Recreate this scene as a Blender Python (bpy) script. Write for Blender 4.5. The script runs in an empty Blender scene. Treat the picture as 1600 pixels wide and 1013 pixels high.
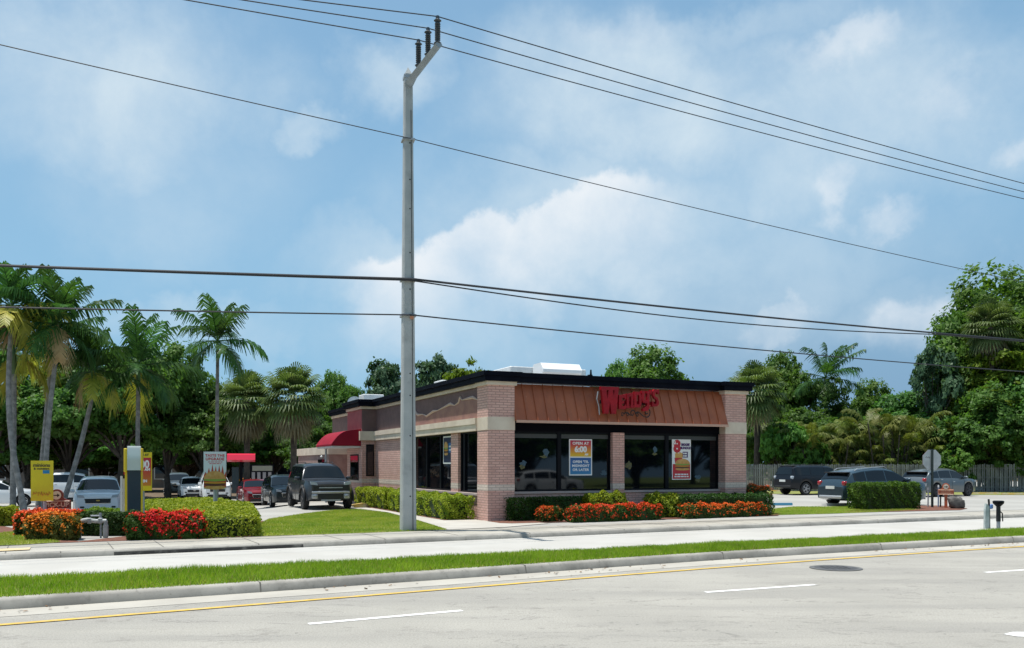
import bpy, math, random
import numpy as np
from mathutils import Vector, Matrix
R = math.radians
S = bpy.context.scene
COL = S.collection
random.seed(7)
# ------------------------------------------------------------------ camera
F = 1400.0; CX = 800.0; HV = 727.0; CH = 1.92
cam = bpy.data.cameras.new("camera"); cam_o = bpy.data.objects.new("camera", cam); COL.objects.link(cam_o)
cam_o.location = (0, 0, CH); cam_o.rotation_euler = (R(90), 0, 0)
cam.sensor_width = 36; cam.lens = 36 * F / 1600; cam.shift_y = (HV - 506.5) / 1600
cam.clip_end = 5000; S.camera = cam_o
S.render.resolution_x = 1024; S.render.resolution_y = 648
S.render.engine = 'CYCLES'
S.view_settings.view_transform = 'Standard'; S.view_settings.look = 'None'
S.view_settings.exposure = 0.27; S.view_settings.gamma = 1.0
S.cycles.max_bounces = 6; S.cycles.transparent_max_bounces = 8
def G(px, v, z=0.12):
    y = (CH - z) * F / (v - HV)
    return Vector(((px - CX) / F * y, y, z))
def AT(px, v, y):
    return Vector(((px - CX) / F * y, y, CH - (v - HV) / F * y))
# ------------------------------------------------------------------ sun + world
SUN = Vector((-0.21, 0.0, 0.97)).normalized()
sl = bpy.data.lights.new("sun", 'SUN'); sl.energy = 4.9; sl.angle = R(0.5); sl.color = (1, .96, .9)
so = bpy.data.objects.new("sun", sl); COL.objects.link(so)
so.rotation_euler = (-SUN).to_track_quat('-Z', 'Y').to_euler(); so.location = (0, 0, 60)

class NT:
    def __init__(s, tree): s.t = tree; s.n = tree.nodes; s.l = tree.links
    def node(s, kind, ins=None, **kw):
        n = s.n.new(kind)
        for k, v in kw.items(): setattr(n, k, v)
        for k, v in (ins or {}).items():
            sock = n.inputs[k]
            if hasattr(v, 'is_linked') or hasattr(v, 'links'): s.l.new(v, sock)
            else: sock.default_value = v
        return n
    def math(s, op, a, b=0.0, clamp=False):
        return s.node('ShaderNodeMath', {0: a, 1: b}, operation=op, use_clamp=clamp).outputs[0]
    def vm(s, op, a, b=None):
        n = s.node('ShaderNodeVectorMath', {0: a} if b is None else {0: a, 1: b}, operation=op)
        return n.outputs['Value'] if op in ('LENGTH', 'DOT_PRODUCT') else n.outputs[0]
    def mix(s, f, a, b, blend='MIX'):
        n = s.node('ShaderNodeMix', data_type='RGBA', blend_type=blend)
        for i, v in ((0, f), (6, a), (7, b)):
            if hasattr(v, 'links'): s.l.new(v, n.inputs[i])
            else: n.inputs[i].default_value = v if i == 0 else (tuple(v) + (1,))[:4]
        return n.outputs[2]
    def noise(s, vec, scale, detail=4, rough=.55, dist=0.0):
        n = s.node('ShaderNodeTexNoise', {'Scale': scale, 'Detail': detail, 'Roughness': rough, 'Distortion': dist})
        if vec is not None: s.l.new(vec, n.inputs['Vector'])
        return n
    def ramp(s, fac, lo, hi, a=0.0, b=1.0, smooth=True):
        n = s.node('ShaderNodeMapRange', {0: fac, 1: lo, 2: hi, 3: a, 4: b}, interpolation_type='SMOOTHSTEP' if smooth else 'LINEAR')
        return n.outputs[0]

W = bpy.data.worlds.new("World"); S.world = W; W.use_nodes = True
def build_world():
    t = NT(W.node_tree); t.n.clear()
    sky = t.node('ShaderNodeTexSky', sky_type='NISHITA', sun_disc=False)
    sky.sun_elevation = math.asin(SUN.z); sky.sun_rotation = math.atan2(SUN.x, SUN.y)
    sky.altitude = 0; sky.air_density = 1.1; sky.dust_density = 1.0; sky.ozone_density = 2.5
    d = t.node('ShaderNodeTexCoord').outputs['Generated']
    sp = t.node('ShaderNodeSeparateXYZ', {0: d})
    az = t.math('ARCTAN2', sp.outputs[0], sp.outputs[1]); el = t.math('ARCSINE', sp.outputs[2])
    ae = t.node('ShaderNodeCombineXYZ', {0: az, 1: el, 2: 0.0}).outputs[0]
    w1 = t.noise(d, 5.0, 6, .62).outputs['Color']; w2 = t.noise(d, 17.0, 5, .6).outputs['Color']
    wv = t.vm('SUBTRACT', w1, (.5, .5, .5)); wv2 = t.vm('SUBTRACT', w2, (.5, .5, .5))
    soft = t.vm('ADD', ae, t.vm('MULTIPLY', wv, (.30, .22, 0)))
    hard = t.vm('ADD', t.vm('ADD', ae, t.vm('MULTIPLY', wv, (.14, .12, 0))), t.vm('MULTIPLY', wv2, (.075, .075, 0)))
    def blob(px, v, rx, rv, amp, inner, vec):
        x = (px - CX) / F; z = (HV - v) / F
        a0 = math.atan2(x, 1); e0 = math.atan2(z, math.hypot(x, 1))
        q = t.vm('MULTIPLY', t.vm('SUBTRACT', vec, (a0, e0, 0)), (F / rx, F / rv, 0))
        return t.ramp(t.vm('LENGTH', q), inner, 1.0, amp, 0.0)
    def union(vals):
        o = None
        for b in vals: o = b if o is None else t.math('MAXIMUM', o, b)
        return o
    S1 = [(150, 130, 330, 190, .85, .1), (250, 300, 330, 150, .34, .1), (440, 215, 90, 50, .6, .1), (600, 150, 150, 70, .65, .1),
          (1020, 170, 380, 170, .82, .2), (1300, 200, 360, 190, .72, .2), (930, 360, 420, 160, .62, .25), (640, 430, 260, 90, .55, .1),
          (1180, 30, 200, 60, .45, .1), (1420, 500, 220, 80, .35, .1), (280, 480, 260, 50, .42, .1), (700, 520, 340, 90, .4, .1),
          (1560, 250, 150, 120, .4, .1), (1150, 420, 420, 160, .42, .2)]
    soft_m = union([blob(*b, soft) for b in S1])
    H1 = [(1315, 80, 100, 36, .5, .2), (1298, 296, 40, 55, .6, .2), (1385, 348, 60, 34, .6, .2), (1210, 490, 70, 34, .38, .4), (1465, 165, 60, 60, .4, .2), (1590, 235, 60, 30, .45, .2), (1000, 60, 120, 40, .25, .1)]
    hard_m = union([blob(*b, hard) for b in H1])
    det = t.noise(d, 9.0, 7, .6, .2).outputs[0]
    dm = t.ramp(det, .28, .72, .62, 1.25)
    back = t.ramp(sp.outputs[1], .25, -.1)           # scattered clouds all round the rest of the sky
    oth = t.math('MULTIPLY', t.ramp(t.noise(d, 2.3, 7, .55).outputs[0], .48, .68), t.math('MULTIPLY', back, .7))
    m = t.math('MAXIMUM', t.math('MULTIPLY', soft_m, dm), oth, True)
    st = t.mix(1.0, sky.outputs[0], (.10, .10, .10), 'MULTIPLY')
    hz = t.ramp(sp.outputs[2], 0.0, .55, 1.0, 0.0)
    low = t.mix(t.math('MULTIPLY', hz, .8), st, (.225, .42, .60))
    low = t.mix(.5, low, (.245, .475, .675))
    rgt = t.math('MULTIPLY', t.ramp(az, -.12, .3), t.ramp(el, .32, .05))
    low = t.mix(t.math('MULTIPLY', rgt, .92), low, (.19, .325, .475))
    c1 = t.mix(m, low, (.52, .63, .715))
    def edge(stops, wid, amp, wob):                        # a bank of cumulus: crisp warped top edge, fading downwards
        a_ = [math.atan2(px - CX, F) for px, v in stops]; e_ = [math.atan2(HV - v, math.hypot(px - CX, F)) for px, v in stops]
        rp_ = t.n.new('ShaderNodeValToRGB'); cr = rp_.color_ramp
        while len(cr.elements) < len(stops): cr.elements.new(.5)
        for e, x, y in zip(cr.elements, a_, e_): e.position = (x - a_[0]) / (a_[-1] - a_[0]); e.color = (y, y, y, 1)
        wsp = t.node('ShaderNodeSeparateXYZ', {0: t.vm('ADD', t.vm('MULTIPLY', wv2, (wob, wob, 0)), t.vm('MULTIPLY', wv, (wob, wob, 0)))})
        azw = t.math('ADD', az, wsp.outputs[0]); k = t.math('DIVIDE', t.math('SUBTRACT', azw, a_[0]), a_[-1] - a_[0]); t.l.new(k, rp_.inputs[0])
        d_ = t.math('SUBTRACT', rp_.outputs[0], t.math('ADD', el, wsp.outputs[1]))
        return t.math('MULTIPLY', t.math('MULTIPLY', t.ramp(d_, 0, .016), t.ramp(d_, wid, 0)), t.math('MULTIPLY', t.ramp(k, 0, .18), t.ramp(k, 1, .75, 0, amp)))
    cu = t.math('MAXIMUM', edge([(520, 440), (640, 385), (740, 325), (800, 345), (870, 295), (940, 258), (1010, 270), (1090, 300)], .15, 1.0, .06),
                           edge([(1340, 470), (1420, 478), (1500, 455), (1570, 470)], .06, .8, .05))
    c2 = t.mix(t.math('MULTIPLY', cu, t.ramp(det, .25, .7, .45, .9)), c1, (.74, .77, .80))
    c2 = t.mix(t.math('MULTIPLY', hard_m, t.ramp(det, .3, .65, .3, .85)), c2, (.74, .77, .80))
    bg = t.node('ShaderNodeBackground', {'Color': c2, 'Strength': 1.0})
    o = t.node('ShaderNodeOutputWorld', {0: bg.outputs[0]})
build_world()
# ------------------------------------------------------------------ materials
MC = {}
def mat(name, col, rough=.7, col2=None, scale=6.0, metal=0.0, spec=.5, bump=0.0, bscale=None, coord='Object', detail=5, lo=.35, hi=.65, extra=None, coat=0.0):
    if name in MC: return MC[name]
    m = bpy.data.materials.new(name); m.use_nodes = True
    t = NT(m.node_tree); p = t.n['Principled BSDF']
    p.inputs['Base Color'].default_value = tuple(col) + (1,)
    p.inputs['Roughness'].default_value = rough; p.inputs['Metallic'].default_value = metal
    p.inputs['Specular IOR Level'].default_value = spec
    p.inputs['Coat Weight'].default_value = coat; p.inputs['Coat Roughness'].default_value = .04
    c = None
    if coord == 'World': vec = t.node('ShaderNodeNewGeometry').outputs['Position']
    else: vec = t.node('ShaderNodeTexCoord').outputs[coord]
    if col2 is not None:
        c = t.mix(t.ramp(t.noise(vec, scale, detail).outputs[0], lo, hi), col, col2)
    if extra: c = extra(t, vec, c if c is not None else tuple(col))
    if c is not None and not isinstance(c, tuple): t.l.new(c, p.inputs['Base Color'])
    if bump:
        b = t.node('ShaderNodeBump', {'Strength': bump, 'Distance': .02, 'Height': t.noise(vec, bscale or scale * 4, 4).outputs[0]})
        t.l.new(b.outputs[0], p.inputs['Normal'])
    MC[name] = m
    return m
def leafmat(name, a, b, scale=1.3, transl=.3, rough=.5, c3=None, spec=.16):
    if name in MC: return MC[name]
    m = bpy.data.materials.new(name); m.use_nodes = True
    t = NT(m.node_tree); p = t.n['Principled BSDF']; out = t.n['Material Output']
    geo = t.node('ShaderNodeNewGeometry'); oi = t.node('ShaderNodeObjectInfo')
    f = t.ramp(t.noise(geo.outputs['Position'], scale, 3).outputs[0], .3, .7)
    rnd = geo.outputs['Random Per Island']
    f = t.math('ADD', t.math('MULTIPLY', f, .55), t.math('MULTIPLY', rnd, .45))
    c = t.mix(f, a, b)
    if c3: c = t.mix(t.ramp(rnd, .86, .93), c, c3)
    v = t.node('ShaderNodeHueSaturation', {'Color': c, 'Hue': t.ramp(oi.outputs['Random'], 0, 1, .485, .515, False), 'Value': t.ramp(oi.outputs['Random'], 0, 1, .8, 1.15, False)})
    t.l.new(v.outputs[0], p.inputs['Base Color']); p.inputs['Roughness'].default_value = rough
    p.inputs['Specular IOR Level'].default_value = spec
    tr = t.node('ShaderNodeBsdfTranslucent', {'Color': t.mix(1.0, v.outputs[0], (1.15, 1.3, .5), 'MULTIPLY')})
    mx = t.node('ShaderNodeMixShader', {0: transl, 1: p.outputs[0], 2: tr.outputs[0]})
    t.l.new(mx.outputs[0], out.inputs[0])
    MC[name] = m
    return m
def brickmat(name, c1, c2, mortar):
    m = bpy.data.materials.new(name); m.use_nodes = True
    t = NT(m.node_tree); p = t.n['Principled BSDF']
    uv = t.node('ShaderNodeTexCoord').outputs['UV']
    b = t.node('ShaderNodeTexBrick', {'Vector': uv, 'Color1': c1 + (1,), 'Color2': c2 + (1,), 'Mortar': mortar + (1,), 'Scale': 1.0,
               'Mortar Size': .013, 'Mortar Smooth': .2, 'Bias': 0.0, 'Brick Width': .27, 'Row Height': .083})
    n = t.noise(uv, 1.7, 6).outputs[0]
    c = t.mix(t.ramp(n, .35, .75, 0, .4), b.outputs[0], tuple(x * .62 for x in c1))
    c = t.mix(t.ramp(t.noise(uv, 40, 2).outputs[0], .4, .7, 0, .25), c, tuple(x * 1.3 for x in c2))
    t.l.new(c, p.inputs['Base Color']); p.inputs['Roughness'].default_value = .85
    bp = t.node('ShaderNodeBump', {'Strength': .6, 'Distance': .012, 'Height': t.math('SUBTRACT', 1.0, b.outputs['Fac'])})
    t.l.new(bp.outputs[0], p.inputs['Normal'])
    MC[name] = m
    return m
def grime(c, s=.5, amt=.5, sc=1.2, lo=.5, hi=.72):
    def f(t, vec, base):
        return t.mix(t.ramp(t.noise(vec, sc, 7, .65).outputs[0], lo, hi, 0, amt), base, c)
    return f
BRICK = brickmat('pink_brick', (.56, .32, .265), (.66, .41, .345), (.33, .205, .175))
BRICKL = brickmat('pale_brick', (.62, .51, .435), (.67, .56, .48), (.42, .34, .29))
CREAM = mat('cream_trim', (.66, .56, .445), .8, (.58, .475, .37), 1.5, extra=grime((.33, .26, .2), amt=.4))
COPING = mat('black_coping', (.0025, .003, .008), .55, (.005, .006, .011), 2, spec=.06)
STUCCO = mat('purple_stucco', (.155, .095, .09), .9, (.125, .078, .075), 3, bump=.3, bscale=60)
STUCCOR = mat('red_stucco', (.33, .10, .10), .9, (.28, .085, .09), 3, bump=.3, bscale=60)
RIDGE = mat('tan_stucco', (.30, .16, .12), .9, (.24, .12, .10), 2.5, bump=.3, bscale=50)
RIDGEL = mat('pale_stucco', (.46, .34, .28), .9)
def mansard_extra(t, vec, base):
    sp = t.node('ShaderNodeSeparateXYZ', {0: vec})
    st = t.node('ShaderNodeCombineXYZ', {0: t.math('MULTIPLY', sp.outputs[0], 2.2), 1: 0.0, 2: t.math('MULTIPLY', sp.outputs[2], .35)}).outputs[0]
    a = t.mix(t.ramp(t.noise(st, 2.2, 5).outputs[0], .45, .75, 0, .55), base, (.27, .095, .05))
    return t.mix(t.ramp(t.noise(vec, 13, 3).outputs[0], .66, .76, 0, .45), a, (.62, .36, .26))
METALO = mat('orange_metal', (.38, .112, .048), .5, (.31, .088, .04), 1.2, spec=.35, extra=mansard_extra)
GLASS = mat('dark_glass', (.002, .003, .005), .03, spec=.62)
FRAME = mat('dark_frame', (.004, .005, .008), .5, spec=.12)
DARK = mat('soffit_dark', (.004, .004, .007), .7, spec=.06)
ROOFM = mat('roof_membrane', (.4, .4, .4), .9, (.3, .3, .3), 2)
WHITEM = mat('white_metal', (.72, .73, .72), .45, (.6, .61, .6), 1.5, extra=grime((.4, .36, .3), amt=.35, sc=2))
GREYM = mat('grey_metal', (.35, .37, .39), .5, (.28, .3, .32), 2)
REDF = mat('red_fabric', (.27, .007, .022), .7, (.22, .005, .018), 2, spec=.2)
def road_extra(t, vec, base):
    sp = t.node('ShaderNodeMapping', {'Vector': vec, 'Rotation': (0, 0, R(-30)), 'Scale': (.12, 1.0, 1)}).outputs[0]
    a = t.mix(t.ramp(t.noise(sp, 1.1, 6).outputs[0], .42, .68, 0, .75), base, (.27, .255, .225))
    a = t.mix(t.ramp(t.noise(vec, 42, 3, .75).outputs[0], .38, .66, 0, .6), a, (.19, .18, .16))
    a = t.mix(t.ramp(t.noise(vec, 110, 2, .7).outputs[0], .5, .72, 0, .55), a, (.52, .50, .46))
    vo = t.node('ShaderNodeTexVoronoi', {'Scale': 2.2}); t.l.new(vec, vo.inputs['Vector'])
    a = t.mix(t.ramp(vo.outputs['Distance'], .035, .05, .75, 0), a, (.08, .075, .07))
    cr = t.noise(t.node('ShaderNodeMapping', {'Vector': vec, 'Rotation': (0, 0, R(-29)), 'Scale': (.35, 1.2, 1)}).outputs[0], .8, 8, .6, .6).outputs[0]
    a = t.mix(t.ramp(t.math('ABSOLUTE', t.math('SUBTRACT', cr, .5)), .0, .005, .6, 0), a, (.12, .11, .10))
    a = t.mix(t.ramp(t.noise(vec, 1.3, 7, .72).outputs[0], .58, .70, 0, .5), a, (.17, .155, .135))
    return a
ROAD = mat('worn_asphalt', (.385, .362, .312), .9, (.325, .306, .264), .5, coord='World', extra=road_extra, bump=.5, bscale=90)
def conc_extra(t, vec, base):
    a = t.mix(t.ramp(t.noise(vec, .9, 7, .65).outputs[0], .48, .7, 0, .35), base, (.36, .34, .295))
    return t.mix(t.ramp(t.noise(vec, 30, 3).outputs[0], .4, .75, 0, .25), a, (.34, .32, .28))
LANE = mat('far_lane_concrete', (.44, .425, .39), .9, (.40, .385, .35), .6, coord='World', extra=conc_extra)
WALK = mat('sidewalk_concrete', (.40, .375, .32), .9, (.33, .31, .26), .7, coord='World', extra=conc_extra)
def kerb_extra(t, vec, base):
    a = t.mix(t.ramp(t.noise(vec, .7, 7, .7).outputs[0], .45, .66, 0, .7), base, (.17, .16, .14))
    return t.mix(t.ramp(t.noise(vec, 9, 5, .7).outputs[0], .55, .75, 0, .6), a, (.12, .115, .1))
KERB = mat('kerb_concrete', (.36, .34, .30), .9, (.27, .255, .225), 1.1, coord='World', extra=kerb_extra)
LOT = mat('lot_asphalt', (.36, .35, .32), .9, (.29, .28, .255), .25, coord='World', extra=conc_extra)
SOIL = mat('soil', (.10, .07, .045), 1, (.14, .10, .06), 2, coord='World')
MULCH = mat('red_mulch', (.19, .075, .045), 1, (.11, .05, .035), 9, coord='World', bump=1, bscale=40)
TURF = mat('turf_base', (.10, .15, .025), 1, (.16, .20, .04), 3, coord='World')
TURFD = mat('dry_turf_base', (.15, .19, .04), 1, (.24, .24, .07), 1.2, coord='World')
BLADE = leafmat('grass_blade', (.18, .34, .022), (.38, .54, .06), .9, .42, spec=.15, c3=(.42, .36, .14))
BLADEL = leafmat('lawn_blade', (.16, .28, .02), (.44, .45, .09), .6, .42, spec=.15, c3=(.45, .36, .16))
YEL = mat('yellow_paint', (.62, .40, .06), .8, (.50, .33, .07), 3, coord='World', extra=grime((.42, .38, .3), amt=.8, sc=4))
WHT = mat('white_paint', (.78, .77, .74), .8, coord='World', extra=grime((.45, .43, .4), amt=.8, sc=5, lo=.5))
POLE = mat('pole_concrete', (.44, .445, .43), .85, (.36, .37, .36), 1.3, extra=grime((.24, .24, .23), amt=.45, sc=3), bump=.3, bscale=40)
BLACK = mat('black_rubber', (.012, .012, .013), .6)
BARK = mat('palm_bark', (.27, .26, .245), .95, (.16, .155, .145), 5, bump=.8, bscale=14)
BARKD = mat('dark_bark', (.09, .07, .055), .95, (.05, .04, .032), 4, bump=.8, bscale=12)
FENCE = mat('fence_wood', (.23, .23, .225), .9, (.13, .135, .14), 1.4)
STONE = mat('boulder_stone', (.14, .13, .115), .9, (.08, .075, .07), 4, bump=1, bscale=8)
def plain(name, c, rough=.5, **k): return mat(name, c, rough, **k)
# ------------------------------------------------------------------ mesh builder
class MB:
    def __init__(s): s.v = []; s.f = []; s.m = []
    def add(s, vs, fs, mi=0):
        o = len(s.v); s.v += [tuple(p) for p in vs]
        for f in fs: s.f.append(tuple(i + o for i in f)); s.m.append(mi)
        return s
    def box(s, a, b, mi=0, M=None, bev=0):
        x0, y0, z0 = a; x1, y1, z1 = b
        if bev:
            e = bev
            pts = [(x0 + e, y0), (x1 - e, y0), (x1, y0 + e), (x1, y1 - e), (x1 - e, y1), (x0 + e, y1), (x0, y1 - e), (x0, y0 + e)]
            c = ((x0 + x1) / 2, (y0 + y1) / 2)
            def ins(p): return (p[0] + (e if p[0] < c[0] else -e) * .7, p[1] + (e if p[1] < c[1] else -e) * .7)
            v = [(*ins(p), z0) for p in pts] + [(*p, z0 + e) for p in pts] + [(*p, z1 - e) for p in pts] + [(*ins(p), z1) for p in pts]
            f = [tuple(range(7, -1, -1)), tuple(range(24, 32))]
            for k in range(3):
                for i in range(8): j = (i + 1) % 8; f.append((k * 8 + i, k * 8 + j, k * 8 + 8 + j, k * 8 + 8 + i))
        else:
            v = [(x0, y0, z0), (x1, y0, z0), (x1, y1, z0), (x0, y1, z0), (x0, y0, z1), (x1, y0, z1), (x1, y1, z1), (x0, y1, z1)]
            f = [(3, 2, 1, 0), (4, 5, 6, 7), (0, 1, 5, 4), (1, 2, 6, 5), (2, 3, 7, 6), (3, 0, 4, 7)]
        if M is not None: v = [M @ Vector(p) for p in v]
        return s.add(v, f, mi)
    def tube(s, pts, rad, n=8, mi=0, cap=True, flat=1.0):
        pts = [Vector(p) for p in pts]
        if not hasattr(rad, '__len__'): rad = [rad] * len(pts)
        vs = []; fs = []
        for i, p in enumerate(pts):
            d = (pts[min(i + 1, len(pts) - 1)] - pts[max(i - 1, 0)]).normalized()
            up = Vector((0, 0, 1)) if abs(d.z) < .9 else Vector((1, 0, 0))
            a = d.cross(up).normalized(); b = a.cross(d)
            for k in range(n):
                w = 2 * math.pi * k / n
                vs.append(p + (a * math.cos(w) + b * math.sin(w) * flat) * rad[i])
        for i in range(len(pts) - 1):
            for k in range(n):
                j = (k + 1) % n; fs.append((i * n + k, i * n + j, (i + 1) * n + j, (i + 1) * n + k))
        if cap: fs.append(tuple(range(n - 1, -1, -1))); o = (len(pts) - 1) * n; fs.append(tuple(range(o, o + n)))
        return s.add(vs, fs, mi)
    def lathe(s, prof, n=16, M=None, mi=0):       # prof: (radius, height) about z
        vs = []; fs = []
        for r, z in prof:
            for k in range(n):
                w = 2 * math.pi * k / n; p = Vector((r * math.cos(w), r * math.sin(w), z)); vs.append(M @ p if M is not None else p)
        for i in range(len(prof) - 1):
            for k in range(n):
                j = (k + 1) % n; fs.append((i * n + k, i * n + j, (i + 1) * n + j, (i + 1) * n + k))
        fs.append(tuple(range(n - 1, -1, -1))); o = (len(prof) - 1) * n; fs.append(tuple(range(o, o + n)))
        return s.add(vs, fs, mi)
    def prism(s, poly, y0, y1, mi=0, M=None):     # poly in (x,z), extruded along y
        n = len(poly); v = [(x, y0, z) for x, z in poly] + [(x, y1, z) for x, z in poly]
        if M is not None: v = [M @ Vector(p) for p in v]
        a = sum(poly[i][0] * poly[(i + 1) % n][1] - poly[(i + 1) % n][0] * poly[i][1] for i in range(n))
        f = [tuple(range(n)), tuple(range(2 * n - 1, n - 1, -1))] + [(i, i + n, (i + 1) % n + n, (i + 1) % n) for i in range(n)]
        if a < 0: f = [x[::-1] for x in f]
        return s.add(v, f, mi)
    def build(s, name, m, parent=None, smooth=False, sharp=40, uv=True):
        me = bpy.data.meshes.new(name); me.from_pydata(s.v, [], s.f)
        for x in (m if isinstance(m, (list, tuple)) else [m]): me.materials.append(x)
        me.polygons.foreach_set('material_index', s.m)
        if smooth:
            me.polygons.foreach_set('use_smooth', [True] * len(me.polygons)); me.set_sharp_from_angle(angle=R(sharp))
        if uv and len(s.f) < 20000:
            l = me.uv_layers.new(name='UV'); co = s.v
            for p in me.polygons:
                nx, ny, nz = map(abs, p.normal)
                for li in p.loop_indices:
                    x, y, z = co[me.loops[li].vertex_index]
                    l.data[li].uv = (x, y) if nz > .8 else ((y, z) if nx > ny else (x, z))
        me.update()
        return link(name, me, parent)
def link(name, me, parent=None):
    o = bpy.data.objects.new(name, me); COL.objects.link(o)
    if parent: o.parent = parent
    return o
def npmesh(name, V, Fc, m, parent=None):
    me = bpy.data.meshes.new(name); n = Fc.shape[1]
    me.vertices.add(len(V)); me.vertices.foreach_set('co', V.astype(np.float32).ravel())
    me.loops.add(Fc.size); me.loops.foreach_set('vertex_index', Fc.astype(np.int32).ravel())
    me.polygons.add(len(Fc)); me.polygons.foreach_set('loop_start', np.arange(0, Fc.size, n, dtype=np.int32))
    me.materials.append(m); me.update(calc_edges=True)
    return link(name, me, parent)
def tag(o, label=None, cat=None, group=None, kind=None):
    if label: o['label'] = label
    if cat: o['category'] = cat
    if group: o['group'] = group
    if kind: o['kind'] = kind
    return o
def thing(name, label, cat, loc=(0, 0, 0), rz=0.0, group=None):
    o = bpy.data.objects.new(name, None); COL.objects.link(o); o.empty_display_size = .3
    o.location = loc; o.rotation_euler = (0, 0, rz)
    return tag(o, label, cat, group)
def copy_tree(o, parent=None):
    c = o.copy(); COL.objects.link(c)
    if parent: c.parent = parent
    for ch in list(o.children): copy_tree(ch, c)
    return c
def struct(o): o['kind'] = 'structure'; return o
def text(body, size, y=0.0, x=0.0, z=0.0, m=None, parent=None, name='lettering', bold=0.0, ext=.003, align='CENTER', sx=1.0, sp=1.0):
    c = bpy.data.curves.new('t', 'FONT'); c.body = body; c.size = size; c.align_x = align; c.align_y = 'CENTER'
    c.extrude = ext; c.offset = bold; c.space_character = sp; c.resolution_u = 3
    o = bpy.data.objects.new('t', c); COL.objects.link(o)
    bpy.context.view_layer.update()
    me = bpy.data.meshes.new_from_object(o.evaluated_get(bpy.context.evaluated_depsgraph_get()))
    bpy.data.objects.remove(o); bpy.data.curves.remove(c)
    me.transform(Matrix.Translation((x, y, z)) @ Matrix.Rotation(R(90), 4, 'X') @ Matrix.Diagonal((sx, 1, 1, 1)))
    me.materials.clear(); me.materials.append(m)
    return link(name, me, parent)
# ------------------------------------------------------------------ terrain layout
def sstep(a, b, x):
    t = min(1, max(0, (x - a) / (b - a))); return t * t * (3 - 2 * t)
def TZ(x, y): return .12 - .52 * sstep(-9, -14, x) * sstep(32, 42, y)
def GT(px, v):
    p = G(px, v, .12)
    for _ in range(12): p = G(px, v, TZ(p.x, p.y))
    return p
class Line:                                           # plan curve, arc-length param by x
    def __init__(s, pts, left, right):
        p = [Vector((a.x, a.y)) for a in pts]
        dl = (p[0] - p[1]).normalized(); dr = (p[-1] - p[-2]).normalized()
        p = [p[0] + dl * left] + p + [p[-1] + dr * right]
        xs = np.array([q.x for q in p]); ys = np.array([q.y for q in p])
        X = np.linspace(xs[0], xs[-1], 240); Y = np.interp(X, xs, ys)
        k = np.ones(15) / 15; Yp = np.pad(Y, 7, mode='reflect', reflect_type='odd'); Y = np.convolve(Yp, k, 'valid')
        s.X, s.Y = X, Y
        d = np.gradient(Y, X); L = np.hypot(1, d); s.N = np.stack([-d / L, 1 / L], 1)
    def off(s, d): return np.stack([s.X, s.Y], 1) + s.N * d
    def y(s, x): return float(np.interp(x, s.X, s.Y))
def strip(lines, zs, name, m, kind='structure', closed=False):
    V = np.concatenate([np.column_stack([l, np.full(len(l), z)]) for l, z in zip(lines, zs)])
    n = len(lines[0]); Fc = []
    for k in range(len(lines) - 1):
        for i in range(n - 1): Fc.append((k * n + i, k * n + i + 1, (k + 1) * n + i + 1, (k + 1) * n + i))
    o = npmesh(name, V, np.array(Fc), m); o['kind'] = kind
    return o
KF = Line([G(-100, 880, 0), G(200, 867, 0), G(525, 854, 0), G(800, 841, 0), G(1140, 827, 0), G(1490, 813, 0)], 90, 120)      # far kerb foot
KM = Line([G(0, 957, 0), G(270, 941.5, 0), G(800, 895, 0), G(1045, 881, 0), G(1292, 864, 0), G(1600, 848, 0)], 70, 120)          # median kerb foot, camera side
MBk = Line([G(0, 904, .15), G(340, 887, .15), G(800, 865, .15), G(1250, 845, .15), G(1600, 826.5, .15)], 70, 120)              # median back edge
YL = Line([G(0, 978, 0), G(370, 949, 0), G(800, 912.5, 0), G(1250, 876.5, 0), G(1600, 854.5, 0)], 70, 120)
# near roadway and far roadway
NS = -15.5
strip([KM.off(NS), KM.off(0)], [0, 0], 'road', ROAD)
strip([KM.off(NS - 60), KM.off(NS - 3)], [.1, .1], 'near_verge', TURF)
strip([KM.off(NS - 3), KM.off(NS - .2)], [.12, .12], 'near_sidewalk', WALK)
strip([KM.off(NS - .2), KM.off(NS - .05), KM.off(NS), KM.off(NS)], [.122, .12, .09, -.05], 'near_kerb', KERB)
strip([MBk.off(.0), KF.off(0.0)], [0.0, 0.0], 'far_roadway', LANE)
strip([KM.off(-.62), KM.off(0)], [.004, .006], 'gutter', mat('gutter_concrete', (.42, .395, .34), .9, (.35, .325, .28), .8, coord='World', extra=conc_extra))
def kerb(line, name, face=.05, w=.2, h=.15):
    o = strip([line.off(0), line.off(0), line.off(face * .6), line.off(face), line.off(face + .035), line.off(w), line.off(w)],
              [-.05, 0, h * .75, h * .93, h, h + .004, -.05], name, KERB)
    return o
kerb(KM, 'median_kerb', .06, .21)
strip([MBk.off(-.16), MBk.off(-.14), MBk.off(0), MBk.off(.03), MBk.off(.03)], [-.05, .154, .152, .13, -.05], 'median_kerb', KERB)
strip([KM.off(.2), np.column_stack([MBk.X, MBk.Y]) * .5 + KM.off(.2)[[int(np.argmin(abs(KM.X - x))) for x in MBk.X]] * .5, MBk.off(-.15)], [.145, .17, .145], 'median', TURF)
def paint(line, a, b, d0, d1, name, m, z=.006):
    sel = np.linspace(a, b, 40)
    c = np.stack([np.interp(sel, line.X, line.off(0)[:, 0]), np.interp(sel, line.X, line.Y)], 1)
    nn = np.stack([np.interp(sel, line.X, line.N[:, 0]), np.interp(sel, line.X, line.N[:, 1])], 1)
    return strip([c + nn * d0, c + nn * d1], [z, z], name, m)
paint(YL, -40, 60, -.06, .06, 'yellow_line', YEL, .010)
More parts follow.
